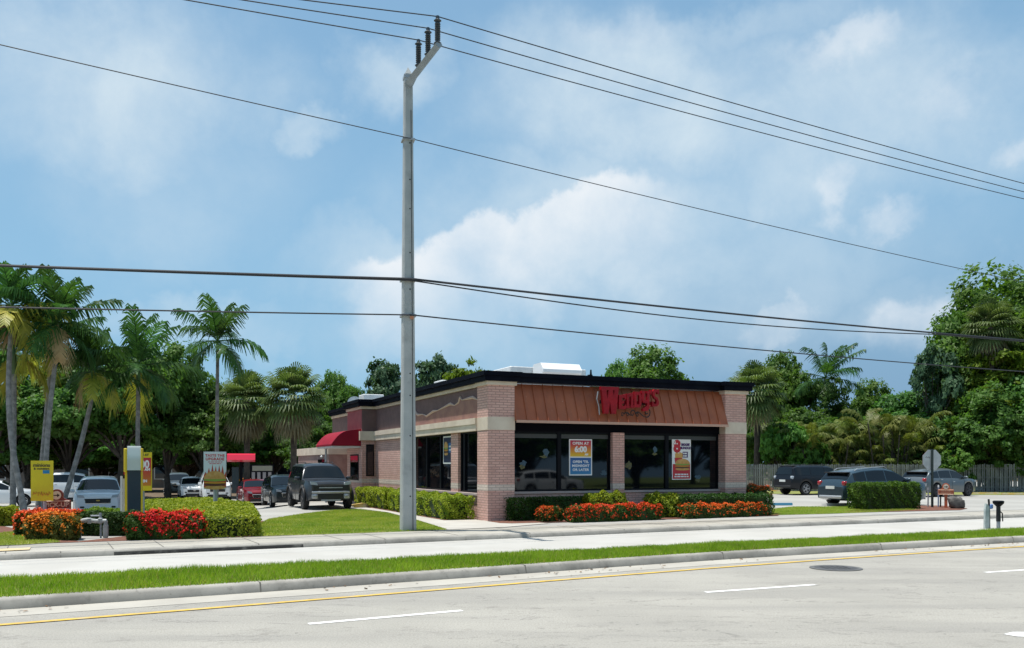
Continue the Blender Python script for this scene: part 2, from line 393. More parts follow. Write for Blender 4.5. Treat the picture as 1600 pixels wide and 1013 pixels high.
def dash(p0, p1, w=.11):
    a = G(*p0, 0); b = G(*p1, 0); d = (b - a).normalized(); n = Vector((-d.y, d.x, 0)) * w / 2
    v = [a - n, b - n, b + n, a + n]
    return tag(MB().add([(q.x, q.y, .005) for q in v], [(0, 1, 2, 3)]).build('lane_marking', WHT), kind='structure')
dash((482, 975.5), (722, 954.5)); dash((1102, 926), (1274, 914)); dash((1540, 895), (1690, 885)); dash((-420, 1062), (-80, 1028))
MB().add([tuple(G(px, v, .005)) for px, v in ((1568, 991), (1582, 987.5), (1640, 988), (1640, 996), (1590, 994.5))], [(4, 3, 2, 1, 0)]).build('lane_arrow', WHT)['kind'] = 'structure'
mh = thing('manhole_cover', 'dark round iron manhole cover set in the near road', 'manhole', G(1306, 888, .004))
MB().lathe([(.47, 0), (.47, .008), (.40, .008)], 40).build('ring', mat('iron_ring', (.13, .13, .125), .8, (.09, .09, .09), 8), mh)
cv = MB().lathe([(.395, 0), (.395, .006), (.38, .009)], 40)
for i in range(-3, 4):
    for j in range(-3, 4):
        if i * i + j * j < 9: cv.box((i * .1 - .03, j * .1 - .03, .009), (i * .1 + .03, j * .1 + .03, .013))
cv.build('cover', mat('iron', (.075, .075, .078), .75, (.05, .05, .05), 9), mh)
# road debris: stuff (leaf litter in the gutter)
rng = np.random.default_rng(3)
def quads(P, A, B, name, m, parent=None):
    V = np.stack([P - A - B, P + A - B, P + A + B, P - A + B], 1).reshape(-1, 3)
    return npmesh(name, V, np.arange(len(V)).reshape(-1, 4), m, parent)
n = 420
xx = rng.uniform(-12, 22, n); idx = [int(np.argmin(abs(KM.X - x))) for x in xx]
cl = np.sin(xx * 1.7) + np.sin(xx * .61 + 1) + rng.normal(0, .6, n) > .2; n = int(cl.sum()); xx = xx[cl]
base = np.column_stack([xx, np.interp(xx, KM.X, KM.Y)]) - np.column_stack([np.interp(xx, KM.X, KM.N[:, 0]), np.interp(xx, KM.X, KM.N[:, 1])]) * np.abs(rng.normal(0, .30, n))[:, None]
P = np.column_stack([base, np.full(n, .02)]); an = rng.uniform(0, 6.28, n); sz = rng.uniform(.01, .035, n)
A = np.column_stack([np.cos(an) * sz, np.sin(an) * sz, rng.normal(0, .004, n)]); B = np.column_stack([-np.sin(an) * sz * .5, np.cos(an) * sz * .5, rng.normal(0, .004, n)])
quads(P, A, B, 'leaf_litter', mat('dry_leaf', (.22, .12, .05), .9, (.12, .07, .035), 30))['kind'] = 'stuff'
# far side: kerb, sidewalk, lot
fk = kerb(KF, 'far_kerb', .05, .17, .12)
strip([KF.off(.168), KF.off(2.05), KF.off(2.05)], [.122, .128, .05], 'sidewalk', WALK)
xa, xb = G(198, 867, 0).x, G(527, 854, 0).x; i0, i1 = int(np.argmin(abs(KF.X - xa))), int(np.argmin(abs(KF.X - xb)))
strip([KF.off(-.006)[i0:i1], KF.off(-.003)[i0:i1], KF.off(.012)[i0:i1]], [.004, .04, .075], 'kerb_shade_strip', mat('kerb_shade_stain', (.035, .034, .032), 1, (.14, .135, .12), 2.5, coord='World', lo=.5, hi=.7))  # dark strip painted on the kerb face for its shadow gap and stains
# sidewalk joints + kerb joints
jt = MB()
for x in np.arange(-24, 40, 1.52):
    i = int(np.argmin(abs(KF.X - x))); c = KF.off(.17)[i]; e = KF.off(2.04)[i]; d = (e - c) / np.linalg.norm(e - c); q = np.array([d[1], -d[0]]) * .012
    jt.add([(c[0] - q[0], c[1] - q[1], .1265), (c[0] + q[0], c[1] + q[1], .1265), (e[0] + q[0], e[1] + q[1], .132), (e[0] - q[0], e[1] - q[1], .132)], [(0, 1, 2, 3)])
jt.build('sidewalk_joint', mat('joint', (.16, .15, .13), 1))['kind'] = 'structure'
jk = MB()
for L_, w, h, s0 in ((KF, .17, .12, 3.05), (KM, .21, .15, 4.1)):
    for x in np.arange(-24.3, 40, s0):
        i = int(np.argmin(abs(L_.X - x))); c = L_.off(-.004)[i]; e = L_.off(w)[i]; d = L_.N[i]; q = np.array([d[1], -d[0]]) * .010
        f_ = L_.off(.046)[i]
        jk.add([(*(c - q), 0), (*(c + q), 0), (*(f_ + q), h + .002), (*(f_ - q), h + .002), (*(e + q), h + .008), (*(e - q), h + .008)], [(0, 1, 2, 3), (3, 2, 4, 5)])
jk.build('kerb_joint', MC['joint'])['kind'] = 'structure'
# terrain grid (lot + ground share one height function)
xs = np.unique(np.concatenate([np.linspace(-600, -70, 12), np.arange(-70, 70.1, 2), np.linspace(70, 600, 12)]))
rows = np.concatenate([np.arange(0, 60.1, 2.0), np.linspace(70, 700, 12)])
def grid(sel, name, m):
    V = []; ids = {}; Fc = []
    def vid(i, j):
        if (i, j) not in ids:
            x = xs[i]; y0 = float(np.interp(x, KF.X, KF.off(2.04)[:, 1], left=None)) if KF.X[0] < x < KF.X[-1] else (KF.Y[0] if x < 0 else KF.Y[-1]) + 2
            y = y0 + rows[j] if rows[j] > 0 else y0
            y = max(y, y0)
            ids[(i, j)] = len(V); V.append((x, y, TZ(x, y) - (.0 if name == 'parking_lot' else .0)))
        return ids[(i, j)]
    for i in range(len(xs) - 1):
        for j in range(len(rows) - 1):
            if sel(xs[i], rows[j]): Fc.append((vid(i, j), vid(i + 1, j), vid(i + 1, j + 1), vid(i, j + 1)))
    return struct(npmesh(name, np.array(V), np.array(Fc), m))
inlot = lambda x, r: -62 <= x < 62 and r < 46
grid(inlot, 'parking_lot', LOT); grid(lambda x, r: not inlot(x, r), 'ground', SOIL)
BA = R(23.7); BU = Vector((math.cos(BA), math.sin(BA), 0)); BS = Vector((-math.sin(BA), math.cos(BA), 0))
BO = Vector((-.77, 28.6, .12))
def BP(u, s, z=0.0): return BO + BU * u + BS * s + Vector((0, 0, z))
def sheet(pts, name, m, z=.006):
    P_ = [Vector((p.x, p.y, TZ(p.x, p.y) + z)) for p in pts]
    return struct(MB().add(P_, [tuple(range(len(P_)))[::-1] if sum(P_[i].x * P_[(i + 1) % len(P_)].y - P_[(i + 1) % len(P_)].x * P_[i].y for i in range(len(P_))) < 0 else tuple(range(len(P_)))]).build(name, m))
LAWN1 = [G(*p) for p in ((404, 838.5), (500, 836), (625, 831.5), (698, 828.5), (655, 815), (605, 802), (560, 796.5), (520, 798), (470, 804), (420, 812), (400, 822))]
sheet(LAWN1, 'lawn', TURFD, .012)
sheet([G(*p) for p in ((560, 795.2), (600, 794), (752, 814), (860, 818.5), (790, 824.5), (700, 828.4), (656, 814.5), (607, 801.4))], 'walkway', mat('walkway_concrete', (.46, .435, .385), .9, (.40, .375, .33), .8, coord='World', extra=conc_extra), .016)
sheet([BP(-.05, -.05), BP(-.05, -1.1), G(800, 819), G(1000, 813.5), G(1215, 806.5), BP(11.6, -.2), BP(11.6, 2.2), BP(10.2, 2.2), BP(10.2, -.05)], 'planting_bed', MULCH, .020)
sheet([BP(-.02, .9), BP(-1.15, .9), BP(-1.15, 13.6), BP(-.02, 13.6)], 'planting_bed', MULCH, .022)
sheet([G(*p) for p in ((30, 850.5), (120, 848), (404, 838.4), (412, 815), (400, 790), (210, 784), (20, 795), (-40, 815), (-30, 835))], 'planting_bed', MULCH, .008)
LAWN0 = [G(*p) for p in ((-60, 856), (35, 852), (95, 848), (60, 838), (20, 832), (-60, 838))]
sheet(LAWN0, 'lawn', TURFD, .014)
LAWN2 = [G(*p) for p in ((1204, 805.5), (1290, 803.5), (1400, 799.5), (1440, 797), (1350, 792.5), (1240, 792.5), (1206, 796))]
sheet(LAWN2, 'lawn', TURFD, .010)
sheet([G(*p) for p in ((1320, 801), (1400, 800), (1500, 797.5), (1512, 795), (1470, 790.5), (1370, 791))], 'planting_bed', MULCH, .016)
sheet([G(1165, 772), G(1600, 774), G(1800, 774), G(1800, 769), G(1165, 767)], 'verge', TURFD, .02)
sheet([G(*p) for p in ((-60, 865.5), (46, 860.5), (48, 857), (-60, 862))], 'tactile_patch', mat('yellow_concrete', (.62, .48, .25), .9, (.55, .45, .27), 2, coord='World'), .022)
# ------------------------------------------------------------------ grass blades
def blades(P, h, m, name):
    n = len(P); an = rng.uniform(0, 6.28, n); w = rng.uniform(.004, .008, n) ; hh = h * rng.uniform(.55, 1.2, n)
    side = np.column_stack([np.cos(an), np.sin(an), np.zeros(n)]) * w[:, None]
    lean = np.column_stack([rng.normal(0, .35, n), rng.normal(0, .35, n), np.ones(n)]) * hh[:, None]
    V = np.stack([P - side, P + side, P + lean], 1).reshape(-1, 3)
    o = npmesh(name, V, np.arange(len(V)).reshape(-1, 3), m); o['kind'] = 'stuff'; return o
n = 150000
xx = np.concatenate([rng.uniform(-14, 8, int(n * .62)), rng.uniform(8, 27, n - int(n * .62))]); tt = rng.uniform(0, 1, n)
ka = np.column_stack([np.interp(xx, KM.off(.2)[:, 0], KM.off(.2)[:, 0]), np.interp(xx, KM.off(.2)[:, 0], KM.off(.2)[:, 1])])
kb = np.column_stack([xx, np.interp(xx, MBk.off(-.13)[:, 0], MBk.off(-.13)[:, 1])])
tt = tt * 1.06 - .03; P = ka + (kb - ka) * tt[:, None]
gn = (np.sin(xx * 3.1) + np.sin(xx * 7.7 + tt * 5) + np.sin(xx * 1.3 + 2)) * .1 + 1
blades(np.column_stack([P, .15 + .025 * np.sin(tt * math.pi)]), .085 * gn, BLADE, 'median_grass')
def inpoly(P, poly):
    x, y = P[:, 0], P[:, 1]; c = np.zeros(len(P), bool); n = len(poly)
    for i in range(n):
        a, b = poly[i], poly[(i + 1) % n]
        k = ((a.y > y) != (b.y > y)) & (x < (b.x - a.x) * (y - a.y) / (b.y - a.y + 1e-12) + a.x); c ^= k
    return c
for poly, n in ((LAWN1, 110000), (LAWN2, 40000), (LAWN0, 20000)):
    lo = np.array([min(p.x for p in poly), min(p.y for p in poly)]); hi = np.array([max(p.x for p in poly), max(p.y for p in poly)])
    P = rng.uniform(lo, hi, (n, 2)); P = P[inpoly(P, poly)]
    blades(np.column_stack([P, np.array([TZ(x, y) for x, y in P]) + .012]), .045, BLADEL, 'lawn_grass')
# ------------------------------------------------------------------ restaurant building
bld = thing('restaurant_building', 'single storey pink brick restaurant with orange metal mansard front and black roof edge', 'building', BO, BA)
WF, SL = 10.17, 23.0                      # front width, side length
WP = .42                                  # window plane set back
WM = mat('wall_core', (.1, .08, .08), .9)
def pillar(u0, u1, s0, s1, nm='pillar'):
    c = MB().box((u0, s0, -.7), (u1, s1, .98)).box((u0, s0, 1.18), (u1, s1, 2.93)).box((u0, s0, 3.35), (u1, s1, 4.37)); o = c.build(nm, BRICK, bld)
    e = .012
    MB().box((u0 - e * .4, s0 - e * .4, .98), (u1 + e * .4, s1 + e * .4, 1.18)).build('pale_course', BRICKL, o)
    MB().box((u0 - e, s0 - e, 2.93), (u1 + e, s1 + e, 3.35)).build('band', CREAM, o)
    MB().box((u0 - .06, s0 - .06, 4.37), (u1 + .06, s1 + .06, 4.49)).build('cap', CREAM, o)
    return o
pillar(0, .93, 0, .92, 'column'); pillar(WF - .92, WF, 0, .92, 'column')
# front lower wall, middle pier
MB().box((.93, WP - .10, -.7), (4.73, WP + .1, .86)).box((5.19, WP - .10, -.7), (WF - .92, WP + .1, .86)).build('wall', BRICK, bld)
pm = MB().box((4.73, WP - .16, -.7), (5.19, WP + .1, .98)).box((4.73, WP - .16, 1.18), (5.19, WP + .1, 2.92)).build('pier', BRICK, bld)
MB().box((4.728, WP - .163, .98), (5.192, WP + .1, 1.18)).build('pale_course', BRICKL, pm)
MB().box((.93, WP - .14, .86), (4.728, WP + .1, .93)).box((5.192, WP - .14, .86), (WF - .92, WP + .1, .93)).build('sill', mat('sill_stone', (.45, .36, .33), .8), bld)
# windows helper in (along, z) on front or side plane
def window(a0, a1, z0, z1, mull, side=False, off=WP, tr=None):
    def bx(mb, p0, p1, q0, q1, d0, d1):
        if side: mb.box((off + d0, p0, q0), (off + d1, p1, q1))
        else: mb.box((p0, off + d0, q0), (p1, off + d1, q1))
    f = MB(); t = .06
    bx(f, a0, a1, z0, z0 + t, 0, .1); bx(f, a0, a1, z1 - t, z1, 0, .1); bx(f, a0, a0 + t, z0 + t, z1 - t, 0, .1); bx(f, a1 - t, a1, z0 + t, z1 - t, 0, .1)
    for q in mull: bx(f, q - .07, q + .07, z0 + t, z1 - t, -.01, .1)
    w = f.build('window', FRAME, bld)
    g = [a0 + t] + [x for q in mull for x in (q - .07, q + .07)] + [a1 - t]
    for k in range(0, len(g), 2):
        p = MB(); bx(p, g[k], g[k + 1], z0 + t, z1 - t, .045, .06); p.build('pane', GLASS, w)
    return w
VAL = mat('valance', (.045, .05, .05), .6)
for a_, b_ in ((1.0, 2.69), (2.83, 4.66), (5.26, 6.96), (7.10, WF - .99)): MB().box((a_, WP + .040, 2.70), (b_, WP + .044, 2.84)).build('valance', VAL, bld)
window(.93, 4.728, .93, 2.92, [2.76]); window(5.192, WF - .92, .93, 2.92, [7.03])
# interior valance strip seen behind glass top is dark bulkhead
MB().box((.93, WP - .08, 2.92), (WF - .92, WP + .12, 3.26)).build('bulkhead', DARK, bld)
MB().box((.93, .93, 3.0), (WF - .92, 3, 3.05)).build('ceiling', DARK, bld)
# mansard: sloped panels with standing seams
sl0, sl1 = -.16, .30; z0m, z1m = 3.24, 4.46; U0, U1 = .93, WF - .92
mb = MB(); mb.add([(U0, sl0, z0m), (U1, sl0, z0m), (U1, sl1, z1m), (U0, sl1, z1m), (U0, sl1, z0m), (U1, sl1, z0m)], [(0, 1, 2, 3), (0, 3, 4), (1, 5, 2), (0, 4, 5, 1)])
man = mb.build('mansard_roof', METALO, bld)
sm = MB(); dn = Vector((0, sl1 - sl0, z1m - z0m)).normalized(); nr = Vector((0, -dn.z, dn.y))
for k in range(1, 22):
    u = U0 + (U1 - U0) * k / 22; a = Vector((u, sl0, z0m)); b = Vector((u, sl1, z1m)) ; w = Vector((.011, 0, 0)); h = nr * .038
    sm.add([a - w, a + w, b + w, b - w, a - w + h, a + w + h, b + w + h, b - w + h], [(0, 4, 7, 3), (1, 2, 6, 5), (4, 5, 6, 7), (0, 1, 5, 4)])
sm.build('seam', METALO, man)
MB().box((U0, sl0 - .03, z0m - .07), (U1, sl0 + .02, z0m + .015)).build('lip', mat('mansard_lip', (.50, .30, .22), .6), man)
# black coping (with deeper returns over the columns)
def coping(segs):
    c = MB()
    for (a, b) in segs: c.box((a[0], a[1], 4.49), (b[0], b[1], 4.66)).box((a[0] - .05, a[1] - .05, 4.66), (b[0] + .05, b[1] + .05, 4.80))
    return c.build('coping', COPING, bld)
coping([((-.16, -.16), (1.08, 1.08))]); coping([((WF - 1.08, -.16), (WF + .16, 1.08))]); coping([((1.131, .02), (WF - 1.131, .5))])
coping([((-.14, 1.131), (.5, 13.55))]); coping([((-.80, 13.60), (.5, 16.75))]); coping([((-.14, 16.80), (.5, SL))]); coping([((WF - .5, 1.131), (WF + .14, SL))])
MB().box((.5, .5, 4.2), (WF - .5, SL - .01, 4.3)).build('roof', ROOFM, bld)
# side wall
def sidewall(u, s0, s1, stm, base=True):
    lo = MB()
    if base: lo.box((u, s0, -.7), (u + .3, s1, .98)).box((u, s0, 1.18), (u + .3, s1, 2.93))
    w = lo.build('wall', BRICK, bld) if base else None
    if base: MB().box((u - .005, s0, .98), (u + .3, s1, 1.18)).build('pale_course', BRICKL, w)
    MB().box((u + .02, s0, 3.35), (u + .3, s1, 4.36)).build('parapet', stm, bld)
    MB().box((u - .13, s0, 3.15), (u + .3, s1, 3.35)).box((u - .10, s0, 2.93), (u + .3, s1, 3.146)).build('band', CREAM, bld)
    MB().box((u - .05, s0, 4.37), (u + .3, s1, 4.487)).build('cap', CREAM, bld)
sidewall(.04, .92, 8.3, STUCCO, False); sidewall(.04, 8.3, 13.75, STUCCO); sidewall(.04, 16.6, SL, STUCCO)
MB().box((.04, .92, -.7), (.34, 8.3, .80)).box((.04, 2.86, .87), (.34, 3.58, .98)).box((.04, 2.86, 1.18), (.34, 3.58, 2.93)).build('wall', BRICK, bld)
MB().box((.036, 2.86, .98), (.34, 3.58, 1.18)).build('pale_course', BRICKL, bld)
MB().box((-.03, .92, .80), (.34, 8.3, .87)).build('sill', MC['sill_stone'], bld)
window(.92, 2.86, .87, 2.93, [2.5], True, .14); window(3.58, 8.3, .87, 2.93, [4.98, 6.6], True, .14)
# right wall + back wall
MB().box((WF - .3, .92, -.7), (WF, SL, 4.36)).box((.34, SL - .3, -.7), (WF - .3, SL, 4.36)).build('wall', BRICK, bld)
# torn relief on the side parapet
rp = [(1.0, 3.36), (5.0, 3.36), (9.3, 3.36), (9.3, 3.90), (9.15, 3.62), (8.6, 3.55), (8.2, 3.86), (7.8, 3.96), (7.4, 3.78), (6.8, 3.78), (6.3, 3.68), (5.5, 3.82),
      (5.0, 3.83), (4.3, 3.9), (3.6, 3.98), (3.2, 3.9), (2.75, 3.98), (2.6, 4.14), (2.45, 4.04), (2.0, 4.05), (1.4, 4.06), (1.0, 3.96)]
Ms = Matrix(((0, 1, 0, 0), (1, 0, 0, 0), (0, 0, 1, 0), (0, 0, 0, 1)))          # (x,y,z)->(y,x,z)
MB().prism(rp, .035, .056, 0, Ms).build('relief', RIDGE, bld)
MB().tube([(.036, x, z) for x, z in rp[3:]], [.018 + .02 * ((i * 7) % 3) for i in range(len(rp) - 3)], 5).build('relief_edge', RIDGEL, bld)
# pick-up bay
bu = -.62
by = MB().box((bu, 13.75, -.7), (.34, 16.6, .98)).box((bu, 13.75, 1.18), (.34, 16.6, 2.93)).build('pickup_bay', BRICK, bld)
MB().box((bu - .004, 13.746, .98), (.34, 16.6, 1.18)).build('pale_course', BRICKL, by)
MB().box((bu + .02, 13.77, 3.35), (.34, 16.6, 4.36)).build('parapet', [STUCCO], by)
MB().box((bu + .005, 13.80, 3.36), (bu + .02, 16.57, 4.35)).build('parapet', [STUCCOR], by)
MB().box((bu - .10, 13.65, 2.93), (.34, 16.6, 3.35)).build('band', CREAM, by)
MB().box((bu - .05, 13.70, 4.37), (.34, 16.65, 4.487)).build('cap', CREAM, by)
w = MB().box((bu + .2, 13.72, 1.3), (-.05, 13.75, 2.75)).build('window', FRAME, by)
MB().box((bu + .25, 13.71, 1.35), (-.10, 13.72, 2.70)).build('pane', GLASS, w)
w = MB().box((bu - .02, 14.3, 1.1), (bu, 15.9, 2.3)).build('window', FRAME, by)
MB().box((bu - .03, 14.4, 1.16), (bu - .02, 15.8, 2.24)).build('pane', GLASS, w)
# awning: S-curved red canvas over the pick-up window
prof = []
for k in range(15):
    q = k / 14.0
    prof.append((bu - 1.35 * q, 3.46 - .70 * (q ** 2.2) + .05 * math.sin(q * math.pi) - .05 * math.sin(q * 2 * math.pi)))
poly = prof + [(bu - 1.35, 2.68), (bu, 2.68)]
MB().prism(poly, 13.9, 17.4).build('awning', REDF, bld, True, 30)
MB().box((bu - 1.3, 13.95, 2.60), (bu, 17.35, 2.675)).build('awning_frame', WHITEM, bld)
MB().tube([(bu - .9, 17.2, -.6), (bu - .9, 17.2, 2.6)], .06, 8).build('downpipe', GREYM, bld)
# rear wing
rw = MB().box((-1.0, 19.0, -.9), (.03, 27.5, 2.35)).build('rear_wing', mat('tan_brick', (.33, .21, .18), .9, (.27, .165, .145), 3), bld)
MB().box((-1.06, 18.94, 2.35), (.035, 27.6, 2.75)).build('band', CREAM, rw)
MB().box((-1.03, 20.0, 1.0), (-1.0, 21.6, 2.1)).build('pane', GLASS, rw)
# lights: wall lamp
l = MB().lathe([(.05, 0), (.09, .03), (.07, .09), (.02, .12)], 12, Matrix.Translation((-1.04, 20.5, 2.2))).build('wall_lamp', WHITEM, bld)
# ---- roof equipment (separate things)
def hvac(u, s, w, d, h, label, hood=True):
    t = thing('rooftop_unit', label, 'air conditioner', BP(u, s, 4.30), BA, 'rooftop equipment')
    MB().box((0, 0, 0), (w, d, .12)).build('base', GREYM, t)
    b = MB().box((.02, .02, .12), (w - .02, d - .02, h), bev=.03)
    b.build('cabinet', WHITEM, t)
    g = MB()
    for k in range(6): g.box((w * .55, .0, .25 + k * .1), (w * .92, .02, .31 + k * .1))
    g.build('louvre', GREYM, t)
    if hood:
        poly = [(0, .0), (0, .55), (.12, .62), (.75, .62), (1.0, .35), (1.0, .22), (.8, .12), (.1, .0)]
        Mh = Matrix.Translation((w * .28, -.05, h - .52)) @ Matrix.Rotation(R(-90), 4, 'Z')
        MB().prism(poly, 0, w * .5, 0, Mh).build('hood', mat('bright_white', (.8, .8, .79), .35), t)
    return t
hvac(4.1, 7.6, 3.6, 2.2, 1.62, 'large white rooftop unit with curved hood above the orange mansard')
hvac(.7, 18.6, 1.1, 1.1, 1.15, 'white square fan box on the roof above the red awning', False)
hvac(1.9, 17.2, 2.4, 1.6, 1.0, 'low dark sided air unit beside the white fan box on the roof', False)
hvac(.8, 6.8, 1.0, 1.0, .85, 'small white vent cap on the roof just right of the concrete pole', False)
t = thing('satellite_dish', 'small pale dish on the rear roof corner', 'dish', BP(.7, 20.5, 4.3), BA)
MB().tube([(0, 0, 0), (0, 0, .6)], .03, 8).build('mast', GREYM, t)
MB().lathe([(.02, 0), (.25, .04), (.42, .14), (.43, .16), (.24, .07), (.02, .03)], 18, Matrix.Translation((0, 0, .7)) @ Matrix.Rotation(R(70), 4, 'X')).build('reflector', WHITEM, t)
t = thing('roof_mast', 'thin dark service mast on the roof behind the red lettering', 'mast', BP(6.2, 4.5, 4.3), BA)
MB().tube([(0, 0, 0), (0, 0, 1.0), (0, 0, 1.25)], [.05, .05, .03], 8).build('pole', FRAME, t)
MB().tube([(-.35, 0, .8), (0, 0, 1.0)], .02, 6).box((-.12, -.06, .95), (.05, .06, 1.05)).build('bracket', FRAME, t)
# ------------------------------------------------------------------ red letter sign
RED = mat('sign_red', (.33, .004, .012), .4, (.25, .003, .01), 3, spec=.3)
REDD = mat('sign_return', (.06, .006, .012), .5)
sg = thing('wall_sign', 'red western style raised lettering with black scroll on the orange mansard', 'sign', BP(3.90, -.32, 3.50), BA)
sg.scale = (.755, 1, .92)
def stroke(poly): return poly
def slab(x0, x1, z0, z1, w, t):        # serifed stem
    c = (x0 + x1) / 2
    return [[(c - w / 2, z0 + t * .6), (c + w / 2, z0 + t * .6), (c + w / 2, z1 - t * .6), (c - w / 2, z1 - t * .6)], [(x0, z1 - t), (x1, z1 - t), (x1, z1), (x0, z1)], [(x0, z0), (x1, z0), (x1, z0 + t), (x0, z0 + t)]]
def letter(name, polys, x, z, dz=0.0):
    f = MB(); 
    for k, p in enumerate(polys): f.prism([(a + x, b + z) for a, b in p], -.06 - .0008 * k, .05)
    o = f.build('letter', [RED], sg); return o
Wp = [[(0, .98), (.36, .98), (.36, .86), (0, .86)], [(.34, .98), (.62, .98), (.62, .86), (.34, .86)], [(.62, .98), (.93, .98), (.93, .86), (.62, .86)],
      [(.04, .87), (.29, .87), (.40, 0), (.17, 0)], [(.40, .0), (.22, .0), (.40, .87), (.53, .87)], [(.40, .87), (.62, .87), (.76, 0), (.54, 0)], [(.54, 0), (.78, 0), (.90, .87), (.70, .87)]]
letter('W', Wp, 0, .02)
Ep = [[(0, 0), (.15, 0), (.15, .52), (0, .52)], [(.15, .40), (.36, .44), (.36, .56), (.15, .52)], [(.15, 0), (.36, .0), (.36, .12), (.15, .12)], [(.15, .20), (.27, .21), (.27, .32), (.15, .31)], [(.29, .1), (.36, .1), (.36, .19), (.29, .16)], [(.29, .36), (.36, .36), (.36, .46), (.29, .45)]]
letter('E', Ep, .93, .20)
Np = [[(0, 0), (.12, 0), (.12, .54), (0, .54)], [(.12, .42), (.34, .46), (.34, .58), (.12, .54)], [(.22, .02), (.34, .03), (.34, .47), (.22, .45)], [(-.03, 0), (.15, 0), (.15, .09), (-.03, .09)], [(.19, .02), (.37, .02), (.37, .11), (.19, .11)]]
letter('N', Np, 1.33, .24)
Dp = [[(0, 0), (.13, 0), (.13, .58), (0, .58)], [(.13, .46), (.26, .46), (.34, .38), (.38, .46), (.30, .58), (.13, .58)], [(.13, 0), (.30, 0), (.38, .12), (.33, .2), (.26, .12), (.13, .12)], [(.26, .12), (.38, .12), (.38, .46), (.26, .46)]]
letter('D', Dp, 1.72, .28)
Yp = [[(0, .30), (.13, .24), (.13, .62), (0, .62)], [(.26, -.06), (.39, .02), (.39, .62), (.26, .62)], [(0, .30), (.06, .20), (.26, .18), (.26, .30), (.13, .31)], [(.39, .02), (.26, .10), (.02, -.02), (.05, -.12), (.28, -.1)], [(-.03, .55), (.16, .55), (.16, .64), (-.03, .64)], [(.23, .55), (.42, .55), (.42, .64), (.23, .64)]]
letter('Y', Yp, 2.13, .26)
letter('A', [[(0, 0), (.05, -.0), (.1, .17), (0, .17)]], 2.57, .78)
Sp = [[(.02, .44), (.14, .38), (.16, .50), (.26, .54), (.30, .46), (.36, .46), (.36, .64), (.30, .62), (.12, .64), (.02, .55)], [(.02, .44), (.12, .30), (.24, .24), (.36, .16), (.30, .32), (.16, .38)], [(.36, .20), (.36, .08), (.26, 0), (.08, 0), (.0, -.02), (0, .18), (.07, .18), (.1, .1), (.22, .1), (.24, .24)]]
letter('S', Sp, 2.66, .34)
def spiral(cx, cz, r0, r1, a0, a1, n=26):
    return [(cx + (r0 + (r1 - r0) * k / n) * math.cos(a0 + (a1 - a0) * k / n), -.02, cz + (r0 + (r1 - r0) * k / n) * math.sin(a0 + (a1 - a0) * k / n)) for k in range(n + 1)]
sc = MB()
sc.tube(spiral(2.42, .12, .05, .19, 5.5, -1.7), .022, 6)
sc.tube([(2.40, -.02, -.07), (2.25, -.02, -.05), (2.05, -.02, .07), (1.92, -.02, .12), (1.8, -.02, .06)], .02, 6)
sc.tube(spiral(1.66, .05, .03, .15, 6.5, 0.0), .02, 6); sc.tube(spiral(1.90, .0, .02, .09, -4, 3.0), .018, 6)
sc.tube([(1.55, -.02, -.02), (1.42, -.02, .08), (1.30, -.02, .09), (1.22, -.02, .02)], .018, 6); sc.tube(spiral(1.14, .0, .02, .08, 7, .5), .018, 6); sc.tube(spiral(1.40, .0, .02, .07, -3, 3), .016, 6)
sc.build('scroll', BLACK, sg, True)
rk = MB().box((.1, .05, .40), (3.0, .16, .52)).box((.3, .05, .05), (.38, .28, .13)).box((2.4, .16, .42), (2.48, .45, .5)).box((.6, .16, .42), (.68, .45, .5))
rk.build('mounting_rail', FRAME, sg)
MB().tube([(-.08, .02, .82), (-.12, .05, .55), (-.02, .05, .3), (.02, .05, -.02)], .022, 6).build('conduit', GREYM, sg)
# ------------------------------------------------------------------ posters and signs
def gradmat(name, stops):
    if name in MC: return MC[name]
    m = bpy.data.materials.new(name); m.use_nodes = True; t = NT(m.node_tree); p = t.n['Principled BSDF']
    sp = t.node('ShaderNodeSeparateXYZ', {0: t.node('ShaderNodeTexCoord').outputs['Generated']})
    r = t.n.new('ShaderNodeValToRGB'); t.l.new(sp.outputs[2], r.inputs[0])
    els = r.color_ramp.elements
    while len(els) < len(stops): els.new(.5)
    for e, (q, c) in zip(els, stops): e.position = q; e.color = tuple(c) + (1,)
    t.l.new(r.outputs[0], p.inputs['Base Color']); p.inputs['Roughness'].default_value = .4
    MC[name] = m; return m
PW = plain('print_white', (.80, .80, .78), .4); PR = plain('print_red', (.50, .015, .03), .4); PK = plain('print_black', (.015, .015, .015), .4)
PY = plain('print_yellow', (.72, .56, .01), .4); PB = plain('print_blue', (.02, .14, .36), .4); PP = plain('print_purple', (.07, .02, .12), .4)
BUN = plain('print_bun', (.52, .25, .06), .5, col2=(.60, .36, .12), scale=8); LET = plain('print_lettuce', (.22, .33, .05), .5); PAT = plain('print_patty', (.10, .035, .015), .5); CHS = plain('print_cheese', (.65, .33, .02), .5)
def panel(x0, x1, z0, z1, y0, y1, m, parent, name): return MB().box((x0, y0, z0), (x1, y1, z1)).build(name, m, parent)
def bars(parent, x0, x1, z, h, y, m, n=4):
    b = MB(); x = x0; k = 0
    while x < x1 - .02:
        w = (x1 - x0) / n * (.6 + .35 * ((k * 5) % 3) / 2); b.box((x, y, z - h / 2), (min(x + w, x1), y + .003, z + h / 2)); x += w + (x1 - x0) / n * .15; k += 1
    return b.build('small_print', m, parent)
def blobpoly(cx, cz, rx, rz, n=18, seed=1, wob=.06, a0=0, a1=6.2832):
    r = random.Random(seed); return [(cx + rx * math.cos(a0 + (a1 - a0) * k / n) * (1 + r.uniform(-wob, wob)), cz + rz * math.sin(a0 + (a1 - a0) * k / n) * (1 + r.uniform(-wob, wob))) for k in range(n + (0 if a1 - a0 > 6 else 1))]
